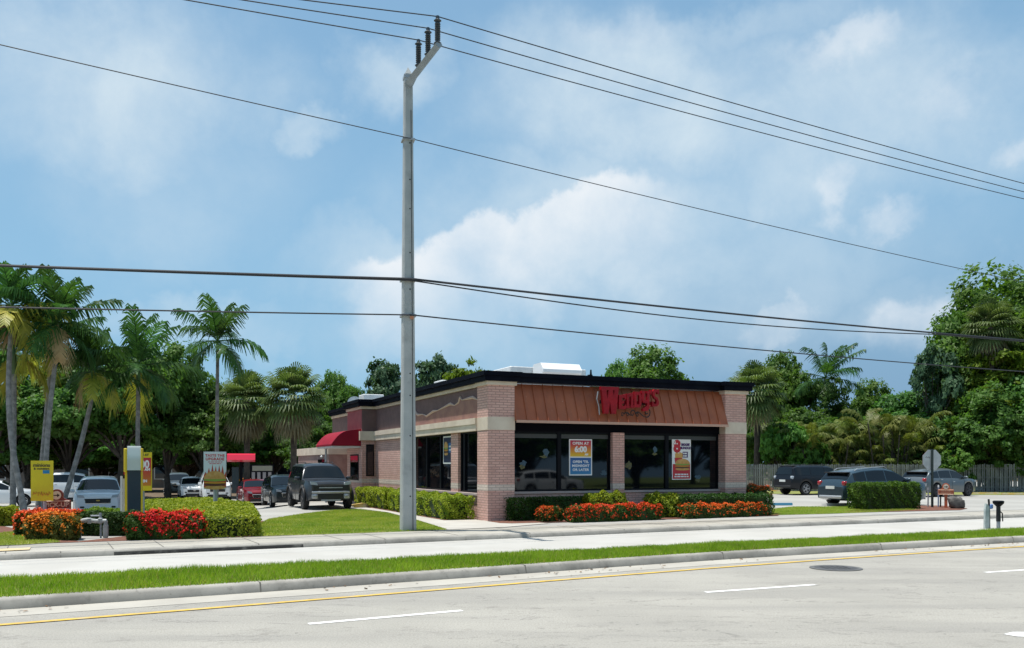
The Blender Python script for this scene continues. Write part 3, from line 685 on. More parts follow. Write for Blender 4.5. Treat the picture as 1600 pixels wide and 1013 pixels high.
def burger(parent, cx, cz, w, h, y, seed=2):
    for k, (m, a, b, s_) in enumerate(((BUN, .0, .22, 1.0), (PAT, .18, .36, 1.0), (CHS, .32, .42, 1.04), (PR, .38, .46, .96), (LET, .42, .60, 1.06))):
        z0, z1 = cz - h / 2 + h * a, cz - h / 2 + h * b
        MB().prism(blobpoly(cx, (z0 + z1) / 2, w / 2 * s_, (z1 - z0) / 2, 20, seed + k, .05), y - .001 * k, y + .004).build('burger_print', m, parent)
    MB().prism(blobpoly(cx, cz + h * .06, w / 2, h * .44, 14, seed + 9, .02, 0, math.pi), y - .007, y + .004).build('burger_print', BUN, parent)
# window posters (on the front panes: local y just in front of pane)
def poster_at(px, name_label, w, h, zc):
    k = (px - CX) / F; o = BP(0, WP + .04); u = (k * o.y - o.x) / (BU.x - k * BU.y)
    return thing('window_poster', name_label, 'poster', BP(u, WP + .040, zc), BA, 'posters on the front windows')
p = poster_at(907, 'red and blue opening hours poster on the front window left of the brick pier', 1, 1, 2.05)
panel(-.44, .44, -.60, .63, -.012, 0, PW, p, 'board')
panel(-.40, .40, .04, .59, -.016, -.013, gradmat('sunrise_print', [(0, (.70, .48, .02)), (.35, (.66, .25, .02)), (.75, (.52, .03, .04)), (1, (.42, .01, .05))]), p, 'upper_print')
panel(-.40, .40, -.56, .0, -.016, -.013, gradmat('night_print', [(0, (.02, .20, .42)), (1, (.02, .09, .30))]), p, 'lower_print')
text('OPEN AT', .13, -.018, 0, .485, PW, p, bold=.004, sx=1.1, sp=1.08); text('6:00', .27, -.018, 0, .28, PW, p, bold=.014, sx=1.0); text('AM', .09, -.018, .22, .11, PW, p, bold=.006)
for k, s_ in enumerate(("OPEN 'TIL", 'MIDNIGHT', 'OR LATER')): text(s_, .115, -.018, 0, -.14 - k * .135, PW, p, bold=.004, sx=1.12, sp=1.08)
p = poster_at(1064.5, 'tall white and red meal poster on the front window right of the brick pier', 1, 1, 2.0)
panel(-.40, .40, -.72, .72, -.012, 0, PW, p, 'board'); panel(-.37, .37, -.69, -.16, -.016, -.013, PR, p, 'lower_print')
text('8', .58, -.018, -.19, .45, PR, p, bold=.03); text('$', .14, -.021, -.29, .60, PW, p, bold=.01); text('BIGGIE', .115, -.018, .165, .53, PP, p, bold=.008); text('BUNDLE', .115, -.018, .165, .41, PP, p, bold=.008)
panel(.05, .27, .07, .28, -.017, -.013, PP, p, 'callout'); bars(p, .07, .25, .22, .05, -.020, PW, 2); bars(p, .07, .25, .13, .05, -.020, PW, 2)
fr = MB()
for k in range(9): fr.prism([(-.26 + k * .033, -.05), (-.235 + k * .033, -.05), (-.25 + k * .037, .22 + .05 * ((k * 3) % 4) / 3), (-.275 + k * .037, .22 + .05 * ((k * 3) % 4) / 3)], -.020, -.014)
fr.build('fries_print', CHS, p); MB().prism([(-.27, -.12), (0, -.12), (.03, .06), (-.3, .06)], -.023, -.016).build('carton_print', PR, p)
burger(p, .04, -.18, .62, .42, -.022, 4); bars(p, -.28, .28, -.53, .045, -.018, PW, 4); bars(p, -.30, .30, -.61, .045, -.018, PW, 4)
# side-window poster
p = thing('window_poster', 'dark square poster on the side window beside the brick pier', 'poster', BP(.135, 4.1, 2.35), BA - R(90), 'posters on the side window')
panel(-.55, .55, -.5, .5, -.012, 0, PW, p, 'board'); panel(-.5, .5, -.45, .45, -.016, -.013, plain('print_navy', (.012, .02, .05), .4), p, 'print')
panel(.05, .45, -.1, .25, -.019, -.016, PB, p, 'callout'); bars(p, .1, .4, .12, .06, -.022, PW, 2); bars(p, .1, .4, .0, .05, -.022, PW, 2); burger(p, -.22, .05, .4, .5, -.020, 7)
# small generic blue-and-yellow window stickers
DEC_B = plain('decal_blue', (.012, .05, .09), .5, col2=(.05, .10, .13), scale=16); DEC_Y = plain('decal_yellow', (.13, .12, .02), .5, col2=(.03, .04, .03), scale=18)
for i, (px, v, la) in enumerate(((853, 709, 'small blue and yellow sticker high on the leftmost front pane'), (817, 727, 'small yellow and blue sticker low on the leftmost front pane by the corner column'), (942, 740, 'small blue sticker low on the pane just left of the brick pier'),
                               (983, 729, 'small yellow sticker just right of the brick pier'), (1023, 705, 'small blue and yellow sticker high on the third front pane'), (1089, 748, 'small blue sticker low on the pane by the right column'))):
    k = (px - CX) / F; o = BP(0, WP + .04); u = (k * o.y - o.x) / (BU.x - k * BU.y); w_ = BP(u, WP + .040); z = CH - (v - HV) / F * w_.y
    d = thing('window_sticker', la, 'sticker', (w_.x, w_.y, z), BA, 'stickers on the front windows')
    MB().prism(blobpoly(.02 * (i % 3), .05, .10 + .02 * (i % 2), .13 - .03 * (i % 3), 11, i, .38), -.006, 0).build('blue_print', DEC_B if i != 3 else DEC_Y, d)
    MB().prism(blobpoly(-.07 + .05 * (i % 3), -.10 + .04 * (i % 4), .12, .045 + .02 * (i % 2), 11, i + 3, .45), -.007, 0).build('yellow_print', DEC_Y if i != 2 else DEC_B, d)
def face_cam(p): return math.atan2(p.x, p.y) * -1.0
def post_sign(px, v, y, label, yaw, w, h, zb, name='banner_sign', zpost=None):
    q = AT(px, 727, y); q.z = TZ(q.x, q.y); t = thing(name, label, 'sign', q, yaw); return t
# yellow banner on post, left
p = post_sign(66, 0, 23.6, 'tall yellow printed banner on a post above the red bushes', R(14), 1, 1, 0)
MB().tube([(.05, .05, 0), (.05, .05, 1.0)], .045, 8).build('post', GREYM, p)
bz0 = CH - (783 - HV) / F * 23.6 - p.location.z; bz1 = CH - (720 - HV) / F * 23.6 - p.location.z
bw = .27
panel(-bw, bw, bz0, bz1, -.02, .0, plain('banner_yellow', (.70, .58, .01), .5, col2=(.62, .50, .01), scale=2), p, 'panel')
hh = bz1 - bz0
text('minions', .13, -.023, -.01, bz0 + hh * .885, PK, p, bold=.003); text('& monsters', .08, -.023, -.01, bz0 + hh * .80, PK, p, bold=.002)
panel(.02, .18, bz0 + hh * .68, bz0 + hh * .765, -.024, -.021, plain('print_teal', (.01, .20, .42), .4), p, 'callout')
sq = MB(); rr = random.Random(5)
for k in range(7): sq.tube([(-.22 + k * .062, -.023, bz0 + hh * (.13 + rr.uniform(0, .04))), (-.20 + k * .062, -.023, bz0 + hh * (.21 + rr.uniform(0, .03))), (-.175 + k * .062, -.023, bz0 + hh * (.12 + rr.uniform(0, .07)))], .010, 4)
sq.build('small_print', plain('print_orange', (.55, .16, .03), .4), p)
# taste the upgrade banner
p = post_sign(336, 0, 30.0, 'white banner with a flaming burger on a post behind the yellow hedge', R(8), 1, 1, 0)
MB().tube([(0, .06, 0), (0, .06, 1.5)], .07, 8).build('post', GREYM, p)
gz = p.location.z; bz0 = CH - (764.5 - HV) / F * 30 - gz; bz1 = CH - (706 - HV) / F * 30 - gz; hh = bz1 - bz0
panel(-.365, .365, bz0, bz1, -.02, 0, plain('banner_white', (.62, .68, .70), .5), p, 'panel')
text('TASTE THE', .115, -.023, 0, bz0 + hh * .895, PR, p, bold=.003, sp=1.1); text('UPGRADE', .125, -.023, 0, bz0 + hh * .80, PR, p, bold=.004, sp=1.1); bars(p, -.22, .24, bz0 + hh * .725, .022, -.024, PR, 4); bars(p, -.18, .20, bz0 + hh * .68, .022, -.024, PR, 3)
fl = [(-.36, bz0 + .05)]
for k in range(7): fl += [(-.36 + k * .11, bz0 + hh * (.36 + .03 * (k % 2))), (-.30 + k * .11, bz0 + hh * (.46 + .16 * math.sin(k * .5) + .04 * (k % 3)))]
fl += [(.365, bz0 + hh * .36), (.365, bz0 + .05)]
fl = [(max(-.36, min(.365, a)), b) for a, b in fl]
MB().prism(fl, -.024, -.020).build('flame_print', plain('print_flame', (.42, .06, .03), .4), p)
burger(p, 0, bz0 + hh * .24, .70, hh * .50, -.028, 12)
# opening hours banner behind pylon
p = post_sign(228, 0, 27.5, 'red and orange opening hours banner behind the yellow and black pylon', R(6), 1, 1, 0)
gz = p.location.z; bz0 = CH - (767 - HV) / F * 27.5 - gz; bz1 = CH - (707 - HV) / F * 27.5 - gz; hh = bz1 - bz0
MB().tube([(-.1, .05, 0), (-.1, .05, 1.3)], .05, 8).build('post', GREYM, p)
panel(-.42, .18, bz0, bz1, -.02, 0, PY, p, 'panel'); panel(-.40, .16, bz0 + hh * .13, bz0 + hh * .86, -.024, -.021, gradmat('sunset_print', [(0, (.55, .22, .02)), (.5, (.50, .06, .03)), (1, (.48, .015, .04))]), p, 'print')
text('OPEN AT', .09, -.023, -.1, bz0 + hh * .93, PK, p, bold=.004); text('6:00', .33, -.027, -.12, bz0 + hh * .68, PW, p, bold=.012, sx=.8); text('AM', .11, -.027, .05, bz0 + hh * .55, PW, p, bold=.006); text('OPEN', .11, -.027, -.1, bz0 + hh * .25, PW, p, bold=.006)
# pick-up direction signs
BRN = plain('sign_maroon', (.19, .035, .025), .5); TANP = plain('print_tan', (.62, .46, .34), .5); ORG = plain('sign_orange', (.50, .12, .05), .5)
def pickup(loc, yaw, label, s, main, txt, two, z=.52):
    t = thing('direction_sign', label, 'sign', loc, yaw)
    b = MB(); poly = [(-.42, .0), (.42, 0), (.42, .30), (.26, .34), (.2, .40)] + [(.20 * math.cos(a), .47 + .20 * math.sin(a)) for a in np.linspace(-.3, math.pi + .3, 14)] + [(-.2, .40), (-.26, .34), (-.42, .30)]
    o = MB().prism([(a * s, b_ * s + z) for a, b_ in poly], -.05, .05).build('panel', main, t)
    e = [(a * s, b_ * s + z) for a, b_ in ((-.39, .03), (.39, .03), (.39, .28), (-.39, .28))]
    MB().tube([(a, -.055, b_) for a, b_ in e + e[:1]], .010, 4).build('border', txt, t)
    MB().lathe([(.14 * s, 0), (.14 * s, .012)], 20, Matrix.Translation((0, -.05, .47 * s + z)) @ Matrix.Rotation(R(90), 4, 'X')).build('roundel', plain('print_cream', (.68, .60, .48), .5), t)
    MB().prism([(a * s, b_ * s + z) for a, b_ in ((-.09, .455), (.02, .455), (.02, .41), (.10, .47), (.02, .53), (.02, .485), (-.09, .485))], -.066, -.060).build('arrow', PK, t)
    if two: text('PICK-UP', .13 * s, -.053, 0, .21 * s + z, txt, t); text('WINDOW', .12 * s, -.053, 0, .09 * s + z, txt, t)
    else: text('PICK-UP', .2 * s, -.053, 0, .155 * s + z, txt, t, bold=.004)
    MB().box((-.06, -.04, 0), (.06, .04, z)).build('post', main, t)
    return t
q = AT(89, 795, 24.2); pickup((q.x, q.y, .12), R(16), 'maroon pick-up sign with round arrow behind the red bushes', .82, BRN, TANP, False, .60)
q = AT(1478, 795, 37.5); pickup((q.x, q.y, .12), R(-24), 'small orange pick-up window sign beside the boulder', .72, ORG, plain('print_pale', (.62, .42, .28), .5), True, .56)
# yellow & black pylon (clearance sign seen edge on)
q = AT(209, 795, 26.0); p = thing('pylon_sign', 'yellow edged black pylon with silver top standing behind the red bush', 'sign', (q.x, q.y, .10), R(20))
z_ = lambda v: CH - (v - HV) / F * 26.0 - .10
MB().box((-.17, -.09, 0), (.19, .09, z_(733)), bev=.02).build('post', plain('pylon_dark', (.012, .03, .045), .35), p)
MB().box((-.235, -.06, 0), (-.172, .3, z_(735))).box((.192, -.06, 0), (.235, .3, z_(737))).build('edge_strip', plain('pylon_yellow', (.68, .50, .015), .4), p)
pf = [(-.10 - .06, z_(735)), (-.14, z_(720)), (-.13, z_(706)), (-.08, z_(699)), (.0, z_(697)), (.25, z_(698)), (.25, z_(735))]
MB().prism(pf, -.17, .19, 0, Matrix.Rotation(R(90), 4, 'Z') @ Matrix.Diagonal((1, -1, 1, 1))).build('head', plain('silver_paint', (.62, .62, .52), .3, metal=.85), p, True, 30)
MB().box((-.26, -.17, z_(738)), (-.172, .28, z_(701)), bev=.02).box((.192, -.17, z_(736)), (.25, .28, z_(701)), bev=.015).build('head_side', MC['pylon_yellow'], p)
MB().box((-.27, 0, z_(742)), (-.243, .34, z_(706))).build('red_panel', PR, p)
MB().box((-.36, .0, .02), (-.30, .06, z_(744))).box((-.29, .02, .02), (-.245, .08, z_(748))).build('bollard', plain('bollard_white', (.6, .6, .58), .6), p)
# order canopy and menu board
q = AT(377, 727, 55); p = thing('order_canopy', 'red curved order point canopy on a dark post in the shade', 'canopy', (q.x, q.y, TZ(q.x, q.y)), R(16))
zc = lambda v: CH - (v - HV) / F * 55 - p.location.z
MB().prism([(0, zc(722)), (-.5, zc(721)), (-.75, zc(719)), (-.6, zc(711)), (-.25, zc(709)), (0, zc(709))], -.82, .82, 0, Matrix.Rotation(R(90), 4, 'Z')).build('roof', mat('canopy_red', (.62, .015, .05), .35), p, True, 30)
MB().box((-.08, .0, 0), (.08, .16, zc(715))).build('post', FRAME, p); MB().box((-.55, .05, .6), (-.15, .15, 2.2)).build('speaker_screen', plain('screen_dark', (.03, .05, .06), .2), p)
q = AT(413, 727, 58); p = thing('menu_board', 'dark drive through menu board with a pale header behind the red car', 'menu board', (q.x, q.y, TZ(q.x, q.y)), R(16))
zc = lambda v: CH - (v - HV) / F * 58 - p.location.z
MB().box((-.85, 0, 0), (.6, .25, zc(726))).build('cabinet', FRAME, p); panel(-.75, .5, zc(736), zc(728), -.01, 0, plain('menu_head', (.28, .27, .2), .5), p, 'header')
mm = MB()
for k in range(4): mm.box((-.78 + k * .34, -.01, zc(750)), (-.58 + k * .34, 0, zc(738)))
mm.build('menu_panel', plain('menu_print', (.30, .28, .27), .4), p)
# stop sign seen from behind
q = AT(1456, 793, 38.0); p = thing('stop_sign', 'stop sign seen from behind with bare metal back and dark post', 'sign', (q.x, q.y, .12), R(11))
zc = lambda v: CH - (v - HV) / F * 38.0 - .12
cz = (zc(703) + zc(735)) / 2; rr_ = (zc(703) - zc(735)) / 2 / math.cos(math.pi / 8)
oc = [(rr_ * math.cos(math.pi / 8 + k * math.pi / 4), cz + rr_ * math.sin(math.pi / 8 + k * math.pi / 4)) for k in range(8)]
MB().prism(oc, .0, .006).build('plate', plain('bare_metal', (.50, .52, .52), .5, metal=.3, col2=(.42, .44, .44), scale=4), p)
MB().prism(oc, .0065, .009).build('red_face', PR, p)
MB().box((-.045, -.05, 0), (.045, -.001, zc(702))).build('post', plain('post_green', (.02, .035, .03), .6), p)
MB().tube([(-.30, -.004, cz + .10), (-.26, -.004, cz + .15), (-.22, -.004, cz + .08), (-.17, -.004, cz + .14), (-.13, -.004, cz + .07), (-.10, -.004, cz + .13)], .010, 4).build('graffiti', PK, p)
# stakes by the stop sign
for px, v, vt, m, la in ((1450, 793, 766, GREYM, 'thin grey stake left of the stop sign post'), (1466, 792, 761, plain('stake_blue', (.25, .33, .45), .5), 'white tipped blue marker stake right of the stop sign post'), (1469.5, 792, 770, FRAME, 'thin dark stake left of the orange sign')):
    q = AT(px, v, 38.3); h_ = (v - vt) / F * 38.3
    st = thing('marker_stake', la, 'stake', (q.x, q.y, .12), 0, 'stakes beside the stop sign')
    MB().tube([(0, 0, 0), (.01, 0, h_)], .03, 8).build('shaft', m, st)
    MB().tube([(.01, 0, h_), (.01, 0, h_ + .1)], [.035, .03], 8).build('tip', PW if 'white' in la else m, st)
# boulder
q = AT(1494, 796, 37.0)
bm = MB(); r_ = random.Random(4); pts = []
for i in range(9):
    for j in range(14):
        a = j / 14 * 6.283; e = -1.2 + 2.4 * i / 8; k = .92 + .16 * math.sin(3 * a + i) * .6 + r_.uniform(-.05, .05)
        x = math.copysign(abs(math.cos(a) * math.cos(e)) ** .7, math.cos(a)) * .34 * k; y = math.copysign(abs(math.sin(a) * math.cos(e)) ** .7, math.sin(a)) * .25 * k
        z = .26 + math.copysign(abs(math.sin(e)) ** .6, math.sin(e)) * .27 * k - .14 * x
        pts.append((x, y, z))
fs = [(i * 14 + j, i * 14 + (j + 1) % 14, (i + 1) * 14 + (j + 1) % 14, (i + 1) * 14 + j) for i in range(8) for j in range(14)] + [tuple(range(13, -1, -1)), tuple(range(8 * 14, 9 * 14))]
b = bm.add(pts, fs).build('boulder', STONE, None, True, 50); b.location = (q.x, q.y, .11); tag(b, 'dark squarish boulder on mulch below the orange sign', 'boulder')
# utility pedestals on the median
q = AT(1543, 826, 25.0); t = thing('utility_post', 'pale tapered utility post with a dark pipe and blue tape on the grass median', 'post', (q.x, q.y, .15), 0, 'utility posts on the median')
MB().prism([(-.09, 0), (.03, 0), (.03, .62), (-.05, .70), (-.08, .55)], -.05, .05).build('marker', plain('marker_pale', (.45, .50, .48), .6, col2=(.3, .36, .35), scale=5), t)
MB().tube([(.05, 0, 0), (.04, 0, .72), (.03, 0, .82)], .028, 8).build('pipe', BLACK, t)
MB().box((.05, -.05, .55), (.14, .05, .68), bev=.02).build('tape', plain('tape_blue', (.10, .22, .50), .5), t)
q = AT(1560, 826, 25.0); t = thing('utility_post', 'dark utility post with a wide flat cap right of the pale post on the median', 'post', (q.x, q.y, .15), 0, 'utility posts on the median')
MB().tube([(0, 0, 0), (0, 0, .2)], .05, 10).build('base', GREYM, t); MB().tube([(0, 0, .2), (0, 0, .66)], [.06, .055], 10).build('post', BLACK, t)
MB().lathe([(.06, .62), (.14, .70), (.15, .76), (.12, .78)], 14).build('cap', FRAME, t)
MB().tube([(.03, 0, .5), (.11, 0, .42), (.12, 0, .2)], .016, 6).build('hose', BLACK, t)
# backflow preventer
q = G(150, 841); t = thing('backflow_pipe', 'grey backflow valve pipe assembly standing before the dark hedge', 'pipe', (q.x, q.y, .12), R(14))
MB().tube([(-.38, 0, 0), (-.38, 0, .42)], .05, 10).build('riser', plain('pipe_pale', (.42, .44, .42), .5, col2=(.3, .32, .3), scale=7), t)
MB().tube([(.22, 0, 0), (.22, 0, .42)], .05, 10).build('riser', MC['pipe_pale'], t); MB().tube([(.10, .05, 0), (.10, .05, .40)], .022, 8).build('riser', GREYM, t)
MB().tube([(-.40, 0, .42), (-.2, 0, .45), (.0, 0, .42), (.24, 0, .42)], [.05, .06, .055, .05], 10).box((-.2, -.06, .36), (-.1, .06, .5), bev=.02).box((.05, -.06, .36), (.15, .06, .5), bev=.02).build('pipe', MC['pipe_pale'], t)
MB().tube([(-.12, 0, .55), (.1, 0, .55)], .02, 8).tube([(.1, 0, .45), (.1, 0, .62)], .03, 8).build('valve', GREYM, t)
MB().box((.16, -.045, .02), (.28, .045, .32), bev=.01).build('strainer', MC['pipe_pale'], t)
# ------------------------------------------------------------------ utility pole and wires
q = G(637.5, 829.5); PD = Vector((.88, .475, 0)).normalized(); PN = Vector((PD.y, -PD.x, 0))
pang = math.atan2(PD.y, PD.x) - R(12)
pole = thing('utility_pole', 'tall square grey concrete utility pole at the back of the sidewalk', 'pole', q, pang)
PH = 12.5
mb = MB(); a0, a1 = .205, .115; ch = .035
def sq8(a, z): return [(-a + ch, -a, z), (a - ch, -a, z), (a, -a + ch, z), (a, a - ch, z), (a - ch, a, z), (-a + ch, a, z), (-a, a - ch, z), (-a, -a + ch, z)]
vs = []; NL = 14
for k in range(NL + 1): vs += sq8(a0 + (a1 - a0) * k / NL, -.3 + (PH + .3) * k / NL)
fs = [(k * 8 + i, k * 8 + (i + 1) % 8, k * 8 + 8 + (i + 1) % 8, k * 8 + 8 + i) for k in range(NL) for i in range(8)] + [tuple(range(NL * 8, NL * 8 + 8))]
mb.add(vs, fs).build('shaft', POLE, pole)
MB().add([(-.1, -.1, PH), (.1, -.1, PH), (.1, .1, PH), (-.1, .1, PH), (0, 0, PH + .22)], [(0, 1, 4), (1, 2, 4), (2, 3, 4), (3, 0, 4)]).build('cap', POLE, pole)
MB().box((-a1 - .012, -a1 - .012, PH - .12), (a1 + .012, a1 + .012, PH - .04)).build('collar', GREYM, pole)
hb = MB()
for z in (.95, 2.6, 3.7, 4.3, 5.9, 6.6, 7.6, 8.8, 9.6, 10.6): 
    a = a0 + (a1 - a0) * (z + .3) / (PH + .3); hb.lathe([(.022, -.004), (.022, .003)], 8, Matrix.Translation((.03, -a, z)) @ Matrix.Rotation(R(90), 4, 'X'))
hb.build('bolt', BLACK, pole)
rel = Matrix.Rotation(-pang, 3, 'Z')
def PL(d, z, al=0.0): return rel @ (PN * d + PD * al) + Vector((0, 0, z))
MB().tube([PL(.06, PH - .28), PL(.35, PH - .2), PL(2.1, PH - .02)], [.13, .11, .10], 4).build('arm', plain('arm_steel', (.28, .31, .33), .5, col2=(.22, .25, .27), scale=3), pole)
INS = []
for k, d in enumerate((.75, 1.4, 2.02)):
    z = PH - .13 + d * .055
    prof = [(.05, 0), (.07, .02), (.11, .06), (.06, .10)]
    for i in range(9): prof += [(.06, .12 + i * .05), (.085, .14 + i * .05)]
    prof += [(.06, .60), (.11, .63), (.06, .67), (.05, .75)]
    MB().lathe([(r * .9, h) for r, h in prof], 12, Matrix.Translation(PL(d, z))).build('insulator', plain('insulator_dark', (.03, .038, .045), .3), pole)
    INS.append(q + PN * d + Vector((0, 0, z + .74)))
MB().box((-.2, -.2, 6.84), (.2, .2, 6.90)).box((-.2, -.2, 5.86), (.2, .2, 5.92)).box((-.17, -.17, 10.68), (.17, .17, 10.73)).build('clamp', GREYM, pole)
MB().tube([(.10, -.218, .0), (.095, -.205, 3), (.085, -.19, 6), (.07, -.165, 9), (.06, -.14, 11.5)], .008, 5).build('ground_wire', FRAME, pole)
MB().box((.02, -.21, 5.78), (.12, -.19, 5.86)).build('tag', plain('tag_orange', (.5, .2, .1), .6), pole)
WIRE = plain('wire_dark', (.02, .022, .028), .6)
def wire(p0, lpx, rpx, r, label, sag=.0005, t0=-30, t1=70, dl=None, split=None):
    def slope(px, v):
        k = (px - CX) / F; tt = (k * p0.y - p0.x) / (PD.x - k * PD.y); y = p0.y + PD.y * tt; z = CH - (v - HV) / F * y
        return (z - p0.z - sag * tt * tt) / tt
    sL, sR = slope(*lpx), slope(*rpx); pts = []
    for tt in np.linspace(t0, t1, 101):
        s_ = sL if tt < 0 else sR
        z = p0.z + s_ * tt + sag * tt * tt
        if split and tt > 0: z -= split * math.sin(min(1, tt / 22.) * math.pi) * .9
        pts.append(p0 + PD * tt + Vector((0, 0, z - p0.z)))
    o = MB().tube(pts, r, 6).build('power_line', WIRE, uv=False)
    return tag(o, label, 'cable', 'overhead lines on the concrete pole')
wire(INS[2], (473, 0), (1600, 287), .014, 'topmost overhead line on the outermost insulator')
wire(INS[1], (378, 0), (1600, 300), .014, 'second overhead line from the top on the middle insulator')
wire(INS[0], (290, 0), (1600, 311), .014, 'third overhead line from the top on the insulator nearest the pole')
side = PN * .17
wire(q + side + Vector((0, 0, 10.71)), (0, 70), (1570, 435), .012, 'single thin line clamped high on the pole below the arm')
wire(q + side * 1.3 + Vector((0, 0, 6.87)), (0, 415), (1480, 522), .032, 'thick upper communication cable crossing the palms and the pole')
wire(q + side * 1.3 + Vector((0, 0, 6.83)), (0, 416), (1480, 524), .020, 'slacker cable drooping just below the thick cable right of the pole', split=.28)
wire(q + side * 1.3 + Vector((0, 0, 5.89)), (0, 480), (1430, 568), .020, 'lowest overhead cable clamped with the orange tag')
# ------------------------------------------------------------------ fence
f0 = AT(1100, 770, 62); f1 = AT(1900, 770, 58)
fe = thing('wooden_fence', 'long weathered grey wooden picket fence behind the right parking spaces', 'fence', (f0.x, f0.y, .05), math.atan2(f1.y - f0.y, f1.x - f0.x))
FL = (f1 - f0).length; rr2 = random.Random(9)
pk = MB(); x = 0
while x < FL:
    w = .105; h = 1.93 + rr2.uniform(-.04, .04); yo = 0 if int(x / .142) % 2 else .05
    pk.prism([(x, .05), (x + w, .05), (x + w, h - .03), (x + w - .025, h), (x + .025, h), (x, h - .03)], -.02 + yo, 0 + yo); x += .142
pk.build('picket_panel', FENCE, fe, uv=False)
MB().box((0, .055, .35), (FL, .10, .45)).box((0, .055, 1.0), (FL, .10, 1.1)).box((0, .055, 1.6), (FL, .10, 1.7)).build('rail', FENCE, fe)
for k in range(int(FL / 2.4)): MB().box((k * 2.4, .10, 0), (k * 2.4 + .1, .2, 1.9)).build('post', FENCE, fe)
# wheel stops
WSY = plain('wheel_stop_yellow', (.55, .36, .08), .8, col2=(.5, .42, .25), scale=4)
def wstop(px, v, la, m=WSY, w=1.7, ang=None, z=.006):
    q = GT(px, v); t = MB().prism([(-.09, 0), (.09, 0), (.06, .11), (-.06, .11)], -w / 2, w / 2, 0, Matrix.Rotation(R(90), 4, 'Z')).build('wheel_stop', m)
    t.location = (q.x, q.y, q.z + z); t.rotation_euler = (0, 0, R(6) if ang is None else ang); tag(t, la, 'wheel stop', 'parking wheel stops'); return t
wstop(1214, 768.5, 'yellow wheel stop at the fence left of the black suv'); wstop(1540, 772.5, 'yellow wheel stop at the fence right of the silver crossover'); wstop(1586, 773.5, 'rightmost yellow wheel stop along the fence')
wstop(1219, 790, 'blue painted wheel stop at the lawn edge beside the red hedge', plain('wheel_stop_blue', (.05, .20, .32), .8), 1.1, R(8))
wstop(1310, 790.5, 'white broken wheel stop on the lawn edge under the blue crossover', plain('wheel_stop_white', (.6, .6, .57), .8), 1.6, R(14))
q = GT(566, 793); t = MB().prism(blobpoly(0, .08, .45, .10, 12, 3, .15), -.12, .12).build('wheel_stop', WSY); t.location = q; t.rotation_euler = (0, 0, BA); tag(t, 'yellow kerb block at the walkway end beside the dark boxy suv', 'wheel stop')
# ------------------------------------------------------------------ vegetation
def leafset(P, N, size, asp, jit, name, m, parent=None, seed=1):
    r = np.random.default_rng(seed); n = len(P)
    N = N + r.normal(0, jit, (n, 3)); N /= np.linalg.norm(N, axis=1)[:, None] + 1e-9
    T = np.cross(N, r.normal(0, 1, (n, 3))); T /= np.linalg.norm(T, axis=1)[:, None] + 1e-9
    B = np.cross(N, T); s = (size * r.uniform(.45, 1.6, n))[:, None]
    V = np.stack([P - T * s * .5, P + B * s * asp * .5 - N * s * .08, P + T * s * .5, P - B * s * asp * .5 - N * s * .08], 1).reshape(-1, 3)
    return npmesh(name, V, np.arange(len(V)).reshape(-1, 4), m, parent)
def crown_pts(seed, rx, ry, rz, nl, n, lobe=.42, fill=.25):
    r = np.random.default_rng(seed)
    C = r.normal(0, 1, (nl, 3)); C /= np.linalg.norm(C, axis=1)[:, None]; C *= r.uniform(.35, .78, nl)[:, None]; C[:, 2] = C[:, 2] * .85 + .05
    LR = lobe * r.uniform(.65, 1.2, nl)
    ncl = max(20, n // 45)
    li = r.integers(0, nl, ncl); d = r.normal(0, 1, (ncl, 3)); d[:, 2] = np.abs(d[:, 2]) * .8 + d[:, 2] * .35; d /= np.linalg.norm(d, axis=1)[:, None]
    rad = LR[li] * (1 - fill * r.uniform(0, 1, ncl) ** 2)
    K = C[li] + d * rad[:, None]
    ki = r.integers(0, ncl, n)
    sp = r.normal(0, .055, (n, 3)); sp[:, 2] *= .6
    P = (K[ki] + sp) * np.array([rx, ry, rz]); N = d[ki] + np.array([0, 0, .5])
    return P, N, C * np.array([rx, ry, rz])
def tree_proto(seed, rx, rz, n, leaf, lm, th, lobe=.42, nl=12, ry=None, tr=.22):
    t = bpy.data.objects.new('broadleaf_tree', None); COL.objects.link(t)
    P, N, C = crown_pts(seed, rx, ry or rx * .8, rz, nl, n, lobe); P[:, 2] += th + rz * .75
    leafset(P, N, leaf, .6, .55, 'crown', lm, t, seed)
    mb = MB(); mb.tube([(0, 0, -.3), (.05, .02, th * .5), (.0, .08, th)], [tr * 1.4, tr * 1.05, tr * .9], 8)
    for c in C: 
        e = Vector((c[0], c[1], c[2] + th + rz * .75)); b0 = Vector((0, .08, th * .95)); m_ = b0.lerp(e, .5) + Vector((0, 0, .3))
        mb.tube([b0, m_, e], [tr * .5, tr * .3, tr * .08], 5)
    mb.build('trunk', BARKD, t, uv=False)
    return t
LD = leafmat('leaf_dark', (.043, .108, .027), (.13, .25, .05), .5, .44)
LM_ = leafmat('leaf_mid', (.052, .128, .026), (.145, .26, .048), .5, .44)
LY = leafmat('leaf_bright', (.085, .155, .014), (.21, .29, .03), .6, .4)
LB = leafmat('leaf_bluish', (.038, .085, .045), (.10, .165, .085), .6, .32)
protos = {'dark': tree_proto(11, 4.5, 3.6, 26000, .25, LD, 2.2, .46, 15), 'dark2': tree_proto(23, 4.8, 3.7, 26000, .25, LD, 1.7, .42, 18), 'mid': tree_proto(37, 4.2, 3.9, 26000, .24, LM_, 1.2, .42, 18),
          'bright': tree_proto(41, 4.0, 2.8, 13000, .26, LY, 2.4, .40, 16), 'blue': tree_proto(59, 3.6, 3.2, 9000, .27, LB, 2.2, .34, 16), 'big': tree_proto(61, 6.0, 6.6, 40000, .26, LM_, 3.0, .36, 26, tr=.35),
          'shrub': tree_proto(73, 2.0, 1.5, 6000, .20, LM_, .2, .48, 10, tr=.06)}
